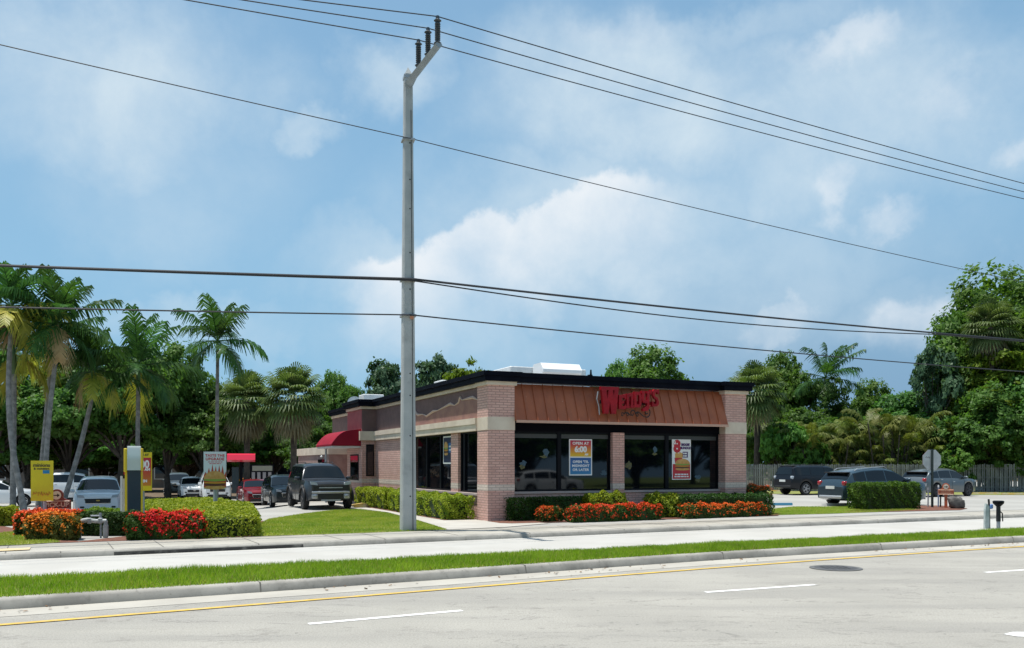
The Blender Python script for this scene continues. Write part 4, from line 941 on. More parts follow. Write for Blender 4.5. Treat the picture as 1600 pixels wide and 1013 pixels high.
PHT = {k: max(v.co.z for v in [c for c in o.children if c.name.startswith('crown')][0].data.vertices) - .3 for k, o in protos.items()}
PWD = {'dark': 9, 'dark2': 9.4, 'mid': 8.4, 'bright': 8, 'blue': 7.2, 'big': 12, 'shrub': 4}
used = set()
def tree(kind, px, vtop, wpx, y, rz, label, name='broadleaf_tree', group='trees behind the restaurant'):
    p = protos[kind]; o = p if kind not in used else copy_tree(p); used.add(kind)
    q = AT(px, vtop, y); gz = TZ(q.x, q.y) - .05; h = q.z - gz; s = h / PHT[kind]; w = wpx / F * y / PWD[kind]
    o.location = (q.x, q.y, gz); o.scale = (w, w, s); o.rotation_euler = (0, 0, rz); o.name = name
    tag(o, label, 'tree', group); return o
T = [('dark', -10, 545, 230, 60, .3, 'dark leafy tree at the far left edge behind the leaning palms'), ('mid', 45, 590, 200, 61, 1.9, 'green tree behind the yellow banner and leaning palms'),
     ('dark2', 110, 560, 250, 62, 2.2, 'dark dense tree behind the white front facing suv'), ('dark', 190, 552, 220, 61, 4.0, 'dark dense tree behind the short palm'), ('mid', 262, 538, 170, 63, 1.2, 'tall green tree rounded between the two slender palms'),
     ('dark2', 320, 590, 170, 64, .7, 'dark tree under the slender palm with the dark crown'), ('mid', 300, 625, 160, 80, 3.0, 'lower green tree in front of the dark trees behind the burger banner'), ('dark', 372, 600, 150, 78, 5.0, 'dark tree left of the pair of fan palms'),
     ('mid', 150, 625, 190, 80, 5.2, 'low green tree behind the pylon and white suv'), ('dark2', 225, 640, 200, 79, 2.9, 'low dark tree behind the opening hours banner'), ('dark', 70, 660, 220, 78, 1.1, 'low dark tree between the leaning palm trunks'),
     ('dark2', 430, 632, 170, 82, 1.4, 'dark shaded tree behind the pair of fan palms'), ('mid', 512, 583, 110, 76, 2.0, 'bright edged tree between the fan palms and the restaurant roof'), ('dark', 545, 602, 90, 80, .2, 'dark tree just left of the restaurant rear roof'), ('dark2', 500, 650, 130, 72, 3.9, 'low dark tree behind the rear wing'),
     ('blue', 606, 566, 120, 72, .4, 'sparse bluish tree left of the pole above the restaurant roof'), ('blue', 676, 558, 120, 74, 2.4, 'sparse bluish tree right of the pole above the restaurant roof'), ('bright', 735, 568, 130, 70, 1.0, 'yellow green treetop showing above the restaurant corner'),
     ('mid', 1008, 544, 165, 66, .9, 'round green treetop above the red lettering'), ('mid', 962, 566, 100, 72, 2.6, 'small green treetop left of the round treetop'),
     ('dark', 1160, 600, 110, 72, 2.1, 'dark tree behind the fan palm by the right column'), ('mid', 1232, 552, 120, 76, 4.2, 'rounded green tree left of the feathery coconut palm'), ('dark2', 1290, 590, 150, 74, 1.7, 'dark tree below the feathery coconut palm'),
     ('mid', 1355, 596, 110, 78, .6, 'low rounded green tree right of the coconut palm'), ('dark', 1420, 612, 160, 72, 3.3, 'dark tree behind the arching palm thicket'), ('blue', 1458, 543, 110, 65, 1.1, 'sparse tree with thin crown left of the biggest tree'),
     ('big', 1605, 412, 330, 69, .5, 'biggest dark tree rising at the right edge'), ('mid', 1512, 488, 190, 67, 4.4, 'dark tree on the left shoulder of the biggest tree'), ('bright', 1570, 538, 230, 64, 2.2, 'bright topped spreading tree in front of the biggest tree'),
     ('dark', 1640, 580, 200, 61, 3.1, 'dark tree at the right edge under the bright spreading tree'), ('dark2', 1490, 640, 170, 64, 5.5, 'dark lower tree left of the bright spreading tree'), ('dark', 1210, 660, 130, 66, 5.1, 'low dark tree beside the fan palm trunk'), ('dark2', 1340, 660, 170, 70, .1, 'low dark tree behind the middle of the fence')]
T += [('dark2', 20, 668, 200, 80, 3.3, 'low dark tree above the white sedan at the left edge'), ('dark', 285, 672, 170, 78, 2.7, 'low dark tree above the white hatchback and dark grey car'), ('dark2', 355, 668, 150, 80, 1.9, 'low dark tree above the red order canopy'),
      ('dark', 425, 672, 150, 86, 4.6, 'low dark tree behind the menu board'), ('dark2', 165, 680, 170, 82, 5.9, 'low dark tree behind the white suv and pylon'), ('dark', 1270, 640, 140, 69, 2.0, 'dark tree above the black suv behind the clumping palms'),
      ('dark2', 1405, 650, 150, 70, 3.6, 'dark tree behind the tallest clumping palm'), ('dark2', 1545, 600, 200, 61.5, 1.2, 'dark shaded tree below the bright spreading tree'), ('mid', 1190, 640, 90, 70, 2.9, 'green tree just right of the right column')]
for a in T: tree(*a)
n = 45000; X_ = rng.uniform(-95, 135, n); top_ = 6.6 + 1.3 * np.sin(X_ * .21) + 1.0 * np.sin(X_ * .57 + 1) + .7 * np.sin(X_ * 1.3); Z_ = top_ * rng.uniform(0, 1, n) ** .7
P = np.column_stack([X_, 108 + rng.normal(0, 1.6, n) * np.sqrt(np.maximum(.05, 1 - (Z_ / (top_ + .1)) ** 2)), Z_ - .3])
leafset(P, np.tile([0, -.5, .8], (n, 1)), .62, .6, .5, 'far_woods', LD, None, 77)['kind'] = 'stuff'
for k in range(24):                                            # unseen row across the street, added and sunk low to darken glass reflections
    o = copy_tree(protos['dark' if k % 2 else 'dark2']); i = int(np.argmin(abs(KM.X - (-48 + k * 4.4)))); w_ = KM.off(NS - 12 - 3 * (k % 3))[i]
    o.location = (w_[0], w_[1] - (4 if k % 2 else 0), .1 - (2.1 if k % 2 else .6)); o.rotation_euler = (0, 0, k * 1.3); o.scale = (1.1, 1.1, 1.0 + .12 * (k % 3)); tag(o, 'dark leafy tree added across the road to darken the front window reflections', 'tree', 'trees across the road')
SH = [('shrub', 1225, 672, 80, 63, .5, 'leafy green shrub over the fence near the right column'), ('shrub', 1262, 690, 70, 63.2, 2.5, 'low leafy shrub over the fence behind the black suv'), ('shrub', 1500, 705, 90, 60.0, 1.5, 'light leafy shrub over the fence behind the orange sign'), ('shrub', 1555, 690, 100, 61, 3.5, 'leafy shrub over the fence near the right edge'),
      ('shrub', 1610, 680, 110, 60.5, 4.5, 'dark leafy shrub over the fence at the right edge')]
for a in SH: tree(*a, 'leafy_shrub', 'shrubs along the fence')['category'] = 'shrub'
# ---- palms
def frond_mesh(L, n, seed, elev, droop, wid=.09, ll=.80, curl=1.9):
    r = np.random.default_rng(seed); ts = np.linspace(0, 1, 26); pos = []; ang = elev; p = np.array([0., 0.]); pts = []
    for k in range(26):
        pts.append(p.copy()); ang = elev - droop * (ts[k] ** 1.9); p = p + np.array([math.cos(ang), math.sin(ang)]) * L / 25
    pts = np.array(pts); V = []; Fc = []
    def add(a, b, c, d): i = len(V); V.extend([a, b, c, d]); Fc.append((i, i + 1, i + 2, i + 3))
    for k in range(25):
        w0 = .035 * (1 - ts[k] * .8); w1 = .035 * (1 - ts[k + 1] * .8); a = pts[k]; b = pts[k + 1]
        add((a[0], -w0, a[1]), (a[0], w0, a[1]), (b[0], w1, b[1]), (b[0], -w1, b[1]))
        add((a[0], 0, a[1] - w0), (a[0], 0, a[1] + w0), (b[0], 0, b[1] + w1), (b[0], 0, b[1] - w1))
    for s_ in (-1, 1):
        for i in range(n):
            u = .14 + .86 * (i + r.uniform(-.3, .3)) / n; u = min(max(u, .1), .995); x = np.interp(u, ts, pts[:, 0]); z = np.interp(u, ts, pts[:, 1])
            dx = np.interp(min(u + .03, 1), ts, pts[:, 0]) - np.interp(u - .03, ts, pts[:, 0]); dz = np.interp(min(u + .03, 1), ts, pts[:, 1]) - np.interp(u - .03, ts, pts[:, 1])
            h = math.hypot(dx, dz) + 1e-9; tx, tz = dx / h, dz / h
            l = ll * (math.sin(math.pi * (u * .8 + .12)) ** .7) * r.uniform(.8, 1.15); fwd = .55 + .5 * u
            d = np.array([tx * fwd, s_ * (1.0 - .35 * u), tz * fwd + r.uniform(-.2, .12)]); d /= np.linalg.norm(d)
            w = np.array([tx, 0, tz]) * wid * r.uniform(.7, 1.2) * .5
            a = np.array([x, 0, z]); m_ = a + d * l * .55; e = a + d * l * .95 + np.array([0, 0, -l * .32 * curl * r.uniform(.5, 1.3)])
            add(a - w, a + w, m_ + w, m_ - w); add(m_ - w, m_ + w, e + w * .25, e - w * .25)
    return np.array(V, float), np.array(Fc)
PG = leafmat('palm_leaf', (.022, .066, .022), (.082, .17, .045), 2.0, .38, .4)
PGY = leafmat('palm_leaf_yellow', (.20, .23, .03), (.50, .43, .09), 1.2, .3, .45)
PDRY = leafmat('palm_leaf_dry', (.36, .24, .12), (.55, .40, .24), 2, .2, .7)
PAR = leafmat('areca_leaf', (.07, .115, .022), (.24, .26, .07), 1.0, .3, .45)
def palm(label, base, top, nf, L, seed, rad=(.2, .13), bend=(0, 0), yellow=0, dry=0, droop=1.3, name='palm_tree', shaft=True, ll=.88, nl=28, wind=0.0, group='slender palms beside the drive'):
    r = random.Random(seed); t = thing(name, label, 'palm tree', base, 0, group); tp = top - Vector(base)
    path = []
    for k in range(11):
        q_ = k / 10; path.append(Vector((tp.x * q_ + bend[0] * math.sin(q_ * math.pi), tp.y * q_ + bend[1] * math.sin(q_ * math.pi), tp.z * q_ - (.3 if k == 0 else 0))))
    rads = [rad[0] * (1.35 if k == 0 else 1) + (rad[1] - rad[0]) * k / 10 for k in range(11)]
    mb = MB(); mb.tube(path, rads, 10)
    for k in range(60):                                       # ring scars
        q_ = k / 60; i = int(q_ * 10); p = path[i].lerp(path[i + 1], q_ * 10 - i); rr_ = rads[i] + (rads[i + 1] - rads[i]) * (q_ * 10 - i)
        if k % 2: mb.tube([p, p + Vector((0, 0, .025))], rr_ + .008, 10)
    mb.build('trunk', BARK, t, uv=False)
    if shaft: MB().tube([path[-1], path[-1] + Vector((0, 0, .5)), path[-1] + Vector((0, 0, 1.0))], [rad[1] * 1.15, rad[1] * 1.05, rad[1] * .5], 10).build('crownshaft', plain('crownshaft_green', (.10, .15, .06), .5), t, True)
    c = path[-1] + Vector((0, 0, .85 if shaft else .1))
    for i in range(nf):
        q_ = i / (nf - 1); el = R(84) - R(128) * q_ ** 1.15 + r.uniform(-.12, .12); az = i * 2.39996 + r.uniform(-.25, .25); Lk = L * r.uniform(.85, 1.1) * (.8 + .2 * math.sin(q_ * 3.1))
        m = PG
        if i >= nf - dry: m = PDRY; el -= .15; Lk *= .75
        elif i >= nf - dry - yellow: m = PGY
        V, Fc = frond_mesh(Lk, nl, seed * 50 + i, el, droop * r.uniform(.75, 1.15) * (.55 + .55 * q_), ll=ll)
        ca, sa = math.cos(az), math.sin(az); X = V[:, 0] * ca - V[:, 1] * sa; Y = V[:, 0] * sa + V[:, 1] * ca
        X = X + wind * np.maximum(V[:, 2], 0) ** 1.5
        o = npmesh('frond', np.column_stack([X, Y, V[:, 2]]), Fc, m, t); o.location = c
        if m is PDRY: o['label'] = 'dry tan frond hanging from the crown'
    return t
def ground_at(px, v, y): q_ = AT(px, v, y); return Vector((q_.x, q_.y, TZ(q_.x, q_.y)))
palm('slender palm with dark green crown standing clear of the other trees', ground_at(338, 0, 44), AT(340, 560, 44), 14, 2.6, 3, (.10, .075), droop=1.15)
palm('short bright green palm rising behind the pylon', ground_at(214, 0, 40), AT(216, 602, 40), 15, 2.9, 5, (.10, .085), yellow=1, droop=1.05)
palm('tall full crowned green palm over the yellow banner', ground_at(68, 0, 36), AT(90, 538, 37), 19, 2.9, 8, (.11, .085), yellow=1, dry=1, droop=1.1, bend=(-.1, 0))
palm('yellowing palm at the left edge on a curved trunk', ground_at(40, 0, 35), AT(18, 512, 36), 15, 2.4, 9, (.115, .09), yellow=6, dry=1, droop=1.2, bend=(-.35, 0))
palm('palm at the left edge with straight grey trunk', ground_at(20, 0, 37), AT(22, 585, 37), 10, 2.4, 10, (.12, .10), yellow=2, dry=0, droop=1.3)
palm('strongly leaning palm with yellow lower fronds between the full palm and the short palm', ground_at(92, 0, 38), AT(146, 610, 39), 13, 2.3, 12, (.11, .09), yellow=2, dry=1, droop=1.2, bend=(.1, 0))
palm('palm trunk leaning behind the yellow banner', ground_at(58, 0, 39), AT(80, 565, 40), 11, 2.5, 14, (.11, .09), yellow=2, dry=0, droop=1.2)
palm('feathery windblown coconut palm rising above the right hand trees', ground_at(1292, 0, 74), AT(1290, 592, 74), 18, 3.8, 21, (.2, .15), droop=1.1, wind=.28, group='palms behind the fence', shaft=False, ll=1.0)
# fan palms
def fan_palm(label, base, top, seed, scale=1.0, skirt=True, group='fan palms'):
    r = np.random.default_rng(seed); t = thing('fan_palm', label, 'palm tree', base, 0, group); h = (top - base).z
    MB().tube([(0, 0, -.3), (.05, 0, h * .5), (0, 0, h)], [.24, .2, .2], 10).build('trunk', BARKD, t, uv=False)
    for part, n, e0, e1, m in (('crown', 84, 1.5, -.85, leafmat('fan_leaf', (.05, .10, .03), (.19, .24, .09), 1.5, .35, .45)), ('dead_skirt', 36 if skirt else 8, -.8, -1.4, leafmat('fan_leaf_dry', (.15, .135, .08), (.30, .26, .16), 1.5, .15, .8))):
        V = []; Fc = []
        for i in range(n):
            el = e0 + (e1 - e0) * (i / n) + r.normal(0, .12); az = i * 2.39996 + r.normal(0, .2); L = scale * r.uniform(.9, 1.25)
            d = np.array([math.cos(az) * math.cos(el), math.sin(az) * math.cos(el), math.sin(el)]); c = np.array([0, 0, h]) + d * L * (.9 if part == 'crown' else 1.0)
            sd = np.cross(d, [0, 0, 1.]); sd /= np.linalg.norm(sd) + 1e-9; up = np.cross(sd, d)
            w = sd * .02
            i0 = len(V); V += [np.array([0, 0, h]) - w, np.array([0, 0, h]) + w, c + w, c - w]; Fc.append((i0, i0 + 1, i0 + 2, i0 + 3))
            for k in range(17):
                a = (k / 16 - .5) * 3.7; dd = d * math.cos(a) + sd * math.sin(a); l = L * .95 * (.75 + .25 * math.cos(a))
                n2 = np.cross(dd, up); n2 /= np.linalg.norm(n2) + 1e-9; w = n2 * .045 * scale
                m_ = c + dd * l * .6; e = c + dd * l * .92 + np.array([0, 0, -l * .30])
                i0 = len(V); V += [c - w * .3, c + w * .3, m_ + w, m_ - w, e]; Fc += [(i0, i0 + 1, i0 + 2, i0 + 3), (i0 + 3, i0 + 2, i0 + 4, i0 + 4)]
        Fc = [f for f in Fc]
        me = bpy.data.meshes.new(part); me.from_pydata([tuple(v) for v in V], [], [f if f[2] != f[3] else f[:3] for f in Fc]); me.materials.append(m); link(part, me, t)
    return t
fan_palm('left of the two shaggy fan palms beside the rear wing', ground_at(385, 0, 62), AT(388, 628, 62), 4, 1.25)
fan_palm('right of the two shaggy fan palms beside the rear wing', ground_at(458, 0, 60), AT(456, 622, 60), 6, 1.35)
fan_palm('fan palm with a bare trunk just right of the restaurant', ground_at(1182, 0, 64), AT(1186, 612, 64), 8, 1.3, False)
fan_palm('fan palm high in front of the biggest tree at the right', ground_at(1548, 0, 63), AT(1546, 512, 63), 9, 1.15, False)
# areca thicket
def areca(label, px, vtop, y, seed, nf=60, sp=1.3):
    q_ = AT(px, vtop, y); b = Vector((q_.x, q_.y, TZ(q_.x, q_.y))); H = q_.z - b.z; r = np.random.default_rng(seed)
    t = thing('clumping_palm', label, 'palm', b, 0, 'clumping palms behind the fence'); VV = []; FF = []; off = 0; st = MB()
    for i in range(nf):
        hz = H * r.uniform(.1, .72); L = r.uniform(1.6, 2.5); V, Fc = frond_mesh(L, 24, seed * 90 + i, r.uniform(.6, 1.4), r.uniform(1.2, 2.1), wid=.07, ll=.6)
        az = r.uniform(0, 6.28); x0, y0 = r.normal(0, sp, 2) * np.array([1, .5]); ca, sa = math.cos(az), math.sin(az)
        VV.append(np.column_stack([V[:, 0] * ca - V[:, 1] * sa + x0, V[:, 0] * sa + V[:, 1] * ca + y0, V[:, 2] + hz])); FF.append(Fc + off); off += len(V)
        if i % 3 == 0: st.tube([(x0 * .6, y0 * .6, -.1), (x0, y0, hz)], .05, 5)
    npmesh('fronds', np.concatenate(VV), np.concatenate(FF), PAR, t); st.build('stems', BARKD, t, uv=False)
for i, (px, vt, y, la) in enumerate(((1300, 655, 63, 'arching clumping palm behind the blue crossover'), (1345, 640, 63.5, 'clumping palm above the nose of the blue crossover'), (1390, 622, 63, 'tallest yellow green clumping palm left of the stop sign'), (1440, 628, 63.5, 'clumping palm right behind the stop sign'),
                               (1482, 650, 63, 'clumping palm above the orange sign'), (1255, 650, 65, 'clumping palm above the black suv'), (1520, 670, 62, 'lower clumping palm above the boulder'))): areca(la, px, vt, y, 30 + i)
# ---- hedges
def hedge(name, label, cat, foot, h, lm, n, leaf=.06, round_=.12, fl=None, nfl=0, group=None, fsize=.07, lump=.05, seed=1, side_fl=.35):
    r = np.random.default_rng(seed); foot = [Vector((p.x, p.y, 0)) for p in foot]
    c = sum(foot, Vector()) / len(foot); gz = TZ(c.x, c.y); t = thing(name, label, cat, (c.x, c.y, gz), 0, group)
    poly = [p - c for p in foot]
    if sum(poly[i].x * poly[(i + 1) % len(poly)].y - poly[(i + 1) % len(poly)].x * poly[i].y for i in range(len(poly))) < 0: poly = poly[::-1]
    A = np.array([(p.x, p.y) for p in poly]); Ln = np.array([np.linalg.norm(A[(i + 1) % len(A)] - A[i]) for i in range(len(A))])
    per = Ln.sum() * h; area = abs(sum(A[i, 0] * A[(i + 1) % len(A), 1] - A[(i + 1) % len(A), 0] * A[i, 1] for i in range(len(A)))) / 2
    def sample(n, sidefrac=None):
        ns = int(n * (per / (per + area) if sidefrac is None else sidefrac)); nt = n - ns
        e = r.choice(len(A), ns, p=Ln / Ln.sum()); u = r.uniform(0, 1, ns); p = A[e] + (A[(e + 1) % len(A)] - A[e]) * u[:, None]
        d = (A[(e + 1) % len(A)] - A[e]) / Ln[e][:, None]; nn = np.column_stack([d[:, 1], -d[:, 0]]); z = r.uniform(.0, 1, ns) * h
        inset = np.where(z > h - round_, (round_ - np.sqrt(np.maximum(0, round_ ** 2 - (z - h + round_) ** 2))), 0) + np.where(z < h * .2, (h * .2 - z) * .35, 0)
        p = p - nn * (inset + np.abs(r.normal(0, .055, ns)))[:, None]
        Ps = np.column_stack([p, z]); Ns = np.column_stack([nn, np.full(ns, .45)])
        lo, hi = A.min(0), A.max(0); q = r.uniform(lo, hi, (nt * 3, 2)); q = q[inpoly(q, poly)][:nt]
        Pt = np.column_stack([q, np.full(len(q), h) - np.abs(r.normal(0, .03, len(q)))]); Nt = np.tile([0, 0, 1.], (len(q), 1))
        # lower the top near the edge
        dm = np.full(len(q), 9.)
        for i in range(len(A)):
            a = A[i]; d_ = (A[(i + 1) % len(A)] - a) / Ln[i]; dm = np.minimum(dm, np.abs((q - a) @ np.array([-d_[1], d_[0]])))
        Pt[:, 2] -= np.where(dm < round_, round_ - np.sqrt(np.maximum(0, round_ ** 2 - (round_ - dm) ** 2)), 0)
        P = np.concatenate([Ps, Pt]); N = np.concatenate([Ns, Nt])
        ph = seed * 1.7
        bulge = lump * (np.sin(P[:, 0] * 6.1 + ph) * np.sin(P[:, 1] * 5.3 + ph * 2) + .7 * np.sin(P[:, 0] * 13 + P[:, 2] * 9 + ph))
        P[:, :2] += N[:, :2] * bulge[:, None]; P[:, 2] += np.where(N[:, 2] > .9, bulge * .9, 0); P[:, 2] = np.maximum(P[:, 2], .015)
        return P, N
    P, N = sample(n); leafset(P, N, leaf, .55, .5, 'foliage', lm, t, seed)
    core = MB(); B2 = A * (1 - .30 / max(.7, math.sqrt(area))); k = len(A)
    core.add([(*p, .0) for p in B2] + [(*p, h - .13) for p in B2], [tuple(range(k, 2 * k))] + [(i, (i + 1) % k, k + (i + 1) % k, k + i) for i in range(k)])
    for i in range(6):
        q = A[r.integers(0, k)] * r.uniform(0, .75); core.tube([(q[0], q[1], 0), (q[0] * 1.05, q[1] * 1.05, .25)], .02, 5)
    core.build('inner_core', plain('hedge_inner', (.03, .05, .012), 1), t, uv=False)  # dark solid core added to close gaps between leaves, with a few stems
    if fl:
        P, N = sample(nfl, side_fl); keep = (P[:, 2] > h * .28) | (r.uniform(0, 1, len(P)) < .12); pt = np.sin(P[:, 0] * 3.3 + seed) + np.sin(P[:, 1] * 4.1 + seed * 2) + np.sin(P[:, 0] * 8.7 + P[:, 2] * 7); keep &= (pt > -1.15) | (r.uniform(0, 1, len(P)) < .15); P, N = P[keep], N[keep]
        P = P + N / np.linalg.norm(N, axis=1)[:, None] * .025
        n2 = len(P); P = np.repeat(P, 5, 0) + r.normal(0, fsize * .33, (n2 * 5, 3)); N = np.repeat(N, 5, 0)
        leafset(P, N, fsize * .62, .8, .5, 'blossom', fl, t, seed + 5)
    return t
HD = leafmat('hedge_dark', (.018, .050, .010), (.05, .11, .018), 3, .2); HG = leafmat('hedge_green', (.04, .10, .010), (.10, .20, .02), 3, .28)
HY = leafmat('hedge_yellow', (.11, .17, .012), (.36, .38, .03), 2.2, .3); HB = leafmat('hedge_lime', (.09, .18, .012), (.20, .30, .03), 2.5, .3)
IX = leafmat('ixora_leaf', (.025, .055, .010), (.07, .11, .018), 3, .2); FR = leafmat('blossom_red', (.62, .028, .012), (.85, .15, .035), 3, .2, .6); FO = leafmat('blossom_orange', (.55, .07, .012), (.72, .22, .03), 3, .2, .6)
def quadf(a, b, depth, dirn=None):
    d = (dirn or BS) * depth; a, b = G(*a), G(*b); return [a, b, b + d, a + d]
BK = Vector((-.35, .94, 0))
hedge('ixora_bush', 'bright red ixora bush at the left end behind the orange one', 'bush', quadf((22, 838), (128, 836), 1.1, BK), .57, IX, 9000, .07, .2, FR, 1700, 'red ixora bushes by the drive', .075, .05, 2, .5)
hedge('ixora_bush', 'orange tinged ixora bush with dark base beside the grey pipe', 'bush', quadf((40, 845), (122, 845), 0.75, BK), .58, leafmat('ixora_olive', (.05, .07, .012), (.15, .14, .025), 3, .2), 6000, .07, .22, FO, 900, 'red ixora bushes by the drive', .075, .06, 3, .45)
hedge('leafy_shrub', 'small yellow green shrub at the left edge beside the red bush', 'shrub', quadf((-12, 823), (24, 822), .8, BK), .55, HY, 2500, .08, .2, seed=4)
hedge('hedge', 'dark clipped hedge behind the grey pipe', 'hedge', quadf((124, 838), (222, 838), .8, BK), .58, HD, 11000, .06, .1, seed=5, group='hedges by the drive')
hedge('hedge', 'bright green low hedge in front of the white suv', 'hedge', quadf((128, 818), (232, 818), 1.6, BK), .40, HB, 7000, .07, .15, seed=6, group='hedges by the drive')
hedge('ixora_bush', 'wide rounded red ixora bush between the pipe and the yellow hedge', 'bush', quadf((198, 845), (316, 842.5), .9, BK), .60, IX, 11000, .07, .22, FR, 1500, 'red ixora bushes by the drive', .08, .06, 7, .55)
hedge('hedge', 'large bright yellow green hedge next to the lawn', 'hedge', [G(316, 842), G(407, 838.5), G(396, 812), G(330, 800), G(222, 804), G(236, 818)], .56, HY, 34000, .07, .15, seed=8, group='hedges by the drive', lump=.04)
def bfoot(u0, u1, s0, s1): return [BP(u0, s0), BP(u1, s0), BP(u1, s1), BP(u0, s1)]
hedge('hedge', 'yellow green hedge along the side windows right of the pole', 'hedge', bfoot(-1.05, -.12, .95, 8.0), .78, HY, 20000, .07, .15, seed=9, group='hedges round the restaurant', lump=.07)
hedge('hedge', 'yellow green hedge along the side wall left of the pole', 'hedge', bfoot(-1.05, -.12, 8.4, 13.3), .80, HY, 12000, .075, .15, seed=10, group='hedges round the restaurant', lump=.07)
hedge('hedge', 'dark clipped hedge under the left front windows', 'hedge', [G(792, 815), G(940, 809), BP(3.9, -.1), BP(.98, -.1)], .76, HD, 12000, .06, .12, seed=11, group='hedges round the restaurant')
hedge('leafy_shrub', 'yellow green shrub under the front windows left of the brick pier', 'shrub', bfoot(3.35, 4.75, -.75, -.05), .86, HY, 4000, .08, .25, seed=12, group='yellow shrubs under the front windows', lump=.1)
hedge('leafy_shrub', 'yellow green shrub under the front windows right of the brick pier', 'shrub', bfoot(5.75, 6.9, -.75, -.05), .82, HY, 3600, .08, .25, seed=13, group='yellow shrubs under the front windows', lump=.1)
hedge('hedge', 'dark clipped hedge under the right front windows', 'hedge', bfoot(6.7, 10.6, -1.0, -.1), .78, HD, 11000, .06, .12, seed=14, group='hedges round the restaurant')
hedge('ixora_bush', 'small round orange red ixora ball before the dark front hedge', 'bush', quadf((848, 817), (881, 816), .6), .46, IX, 2000, .06, .2, FO, 420, 'red ixora bushes before the restaurant', .065, .04, 15)
hedge('ixora_bush', 'long low red ixora hedge under the opening hours poster', 'bush', quadf((896, 817.5), (1036, 812.5), .7), .50, IX, 9000, .06, .16, FR, 1500, 'red ixora bushes before the restaurant', .065, .05, 16, .35)
hedge('ixora_bush', 'low red ixora hedge below the right column', 'bush', quadf((1074, 811.5), (1206, 806.5), .7), .45, IX, 8000, .06, .16, FR, 1400, 'red ixora bushes before the restaurant', .065, .05, 17, .35)
hedge('ixora_bush', 'taller orange red ixora bush at the right end of the facade', 'bush', bfoot(10.35, 11.3, -.1, 1.0), 1.02, IX, 3000, .07, .2, FO, 500, 'red ixora bushes before the restaurant', .07, .05, 18)
hedge('hedge', 'boxy clipped green hedge in front of the blue crossover', 'hedge', quadf((1350, 797.5), (1441, 795.5), .95), 1.08, leafmat('hedge_box', (.03, .085, .010), (.11, .22, .02), 2.5, .3), 12000, .065, .12, seed=19, group='hedges by the right lot', lump=.06)
q = GT(371, 774); hedge('ixora_bush', 'orange flowered bush beside the order canopy', 'bush', [q, q + Vector((2.0, .5, 0)), q + Vector((1.8, 1.6, 0)), q + Vector((-.1, 1.3, 0))], 1.2, IX, 2500, .12, .3, FO, 200, None, .14, .08, 20)
# ------------------------------------------------------------------ vehicles
TYRE = plain('tyre', (.012, .012, .013), .8); RIM = plain('rim_alloy', (.42, .43, .45), .3, metal=.8); RIMD = plain('rim_dark', (.05, .05, .055), .35, metal=.5)
CG = plain('car_glass', (.006, .009, .012), .03, spec=.42); TRIM = plain('black_trim', (.012, .012, .013), .5); CHR = plain('chrome', (.7, .7, .7), .15, metal=1.0)
HLM = plain('headlight_lens', (.34, .38, .42), .1, spec=.7); TLM = plain('taillight_lens', (.32, .012, .015), .15, spec=.7); PLATE = plain('plate', (.62, .64, .62), .5)
PROF = {'suv': [(0, .50), (.012, .575), (.05, .605), (.25, .66), (.40, .945), (.50, .995), (.62, 1.0), (.78, .98), (.90, .93), (.965, .66), (.99, .56), (1, .48)],
        'boxy': [(0, .52), (.008, .60), (.03, .615), (.26, .645), (.345, .93), (.40, .985), (.60, 1.0), (.90, .99), (.955, .95), (.985, .66), (.992, .58), (1, .50)],
        'sedan': [(0, .46), (.012, .55), (.05, .60), (.28, .68), (.42, .95), (.52, 1.0), (.62, .99), (.74, .92), (.86, .74), (.965, .70), (.99, .62), (1, .5)],
        'van': [(0, .42), (.012, .50), (.04, .53), (.17, .60), (.33, .92), (.42, .985), (.7, 1.0), (.94, .985), (.975, .95), (.99, .62), (.995, .5), (1, .42)],
        'cross': [(0, .48), (.012, .56), (.05, .60), (.24, .655), (.40, .94), (.50, .995), (.62, .995), (.78, .955), (.90, .885), (.965, .67), (.99, .58), (1, .48)]}
GL = {'suv': ((.255, .385), (.905, .96), (.27, .93), (.52, .76)), 'boxy': ((.268, .345), (.957, .982), (.275, .95), (.50, .72)), 'sedan': ((.29, .415), (.755, .85), (.31, .84), (.56,)), 'van': ((.18, .33), (.976, .988), (.20, .44), ()), 'cross': ((.25, .39), (.905, .957), (.265, .90), (.52, .75))}
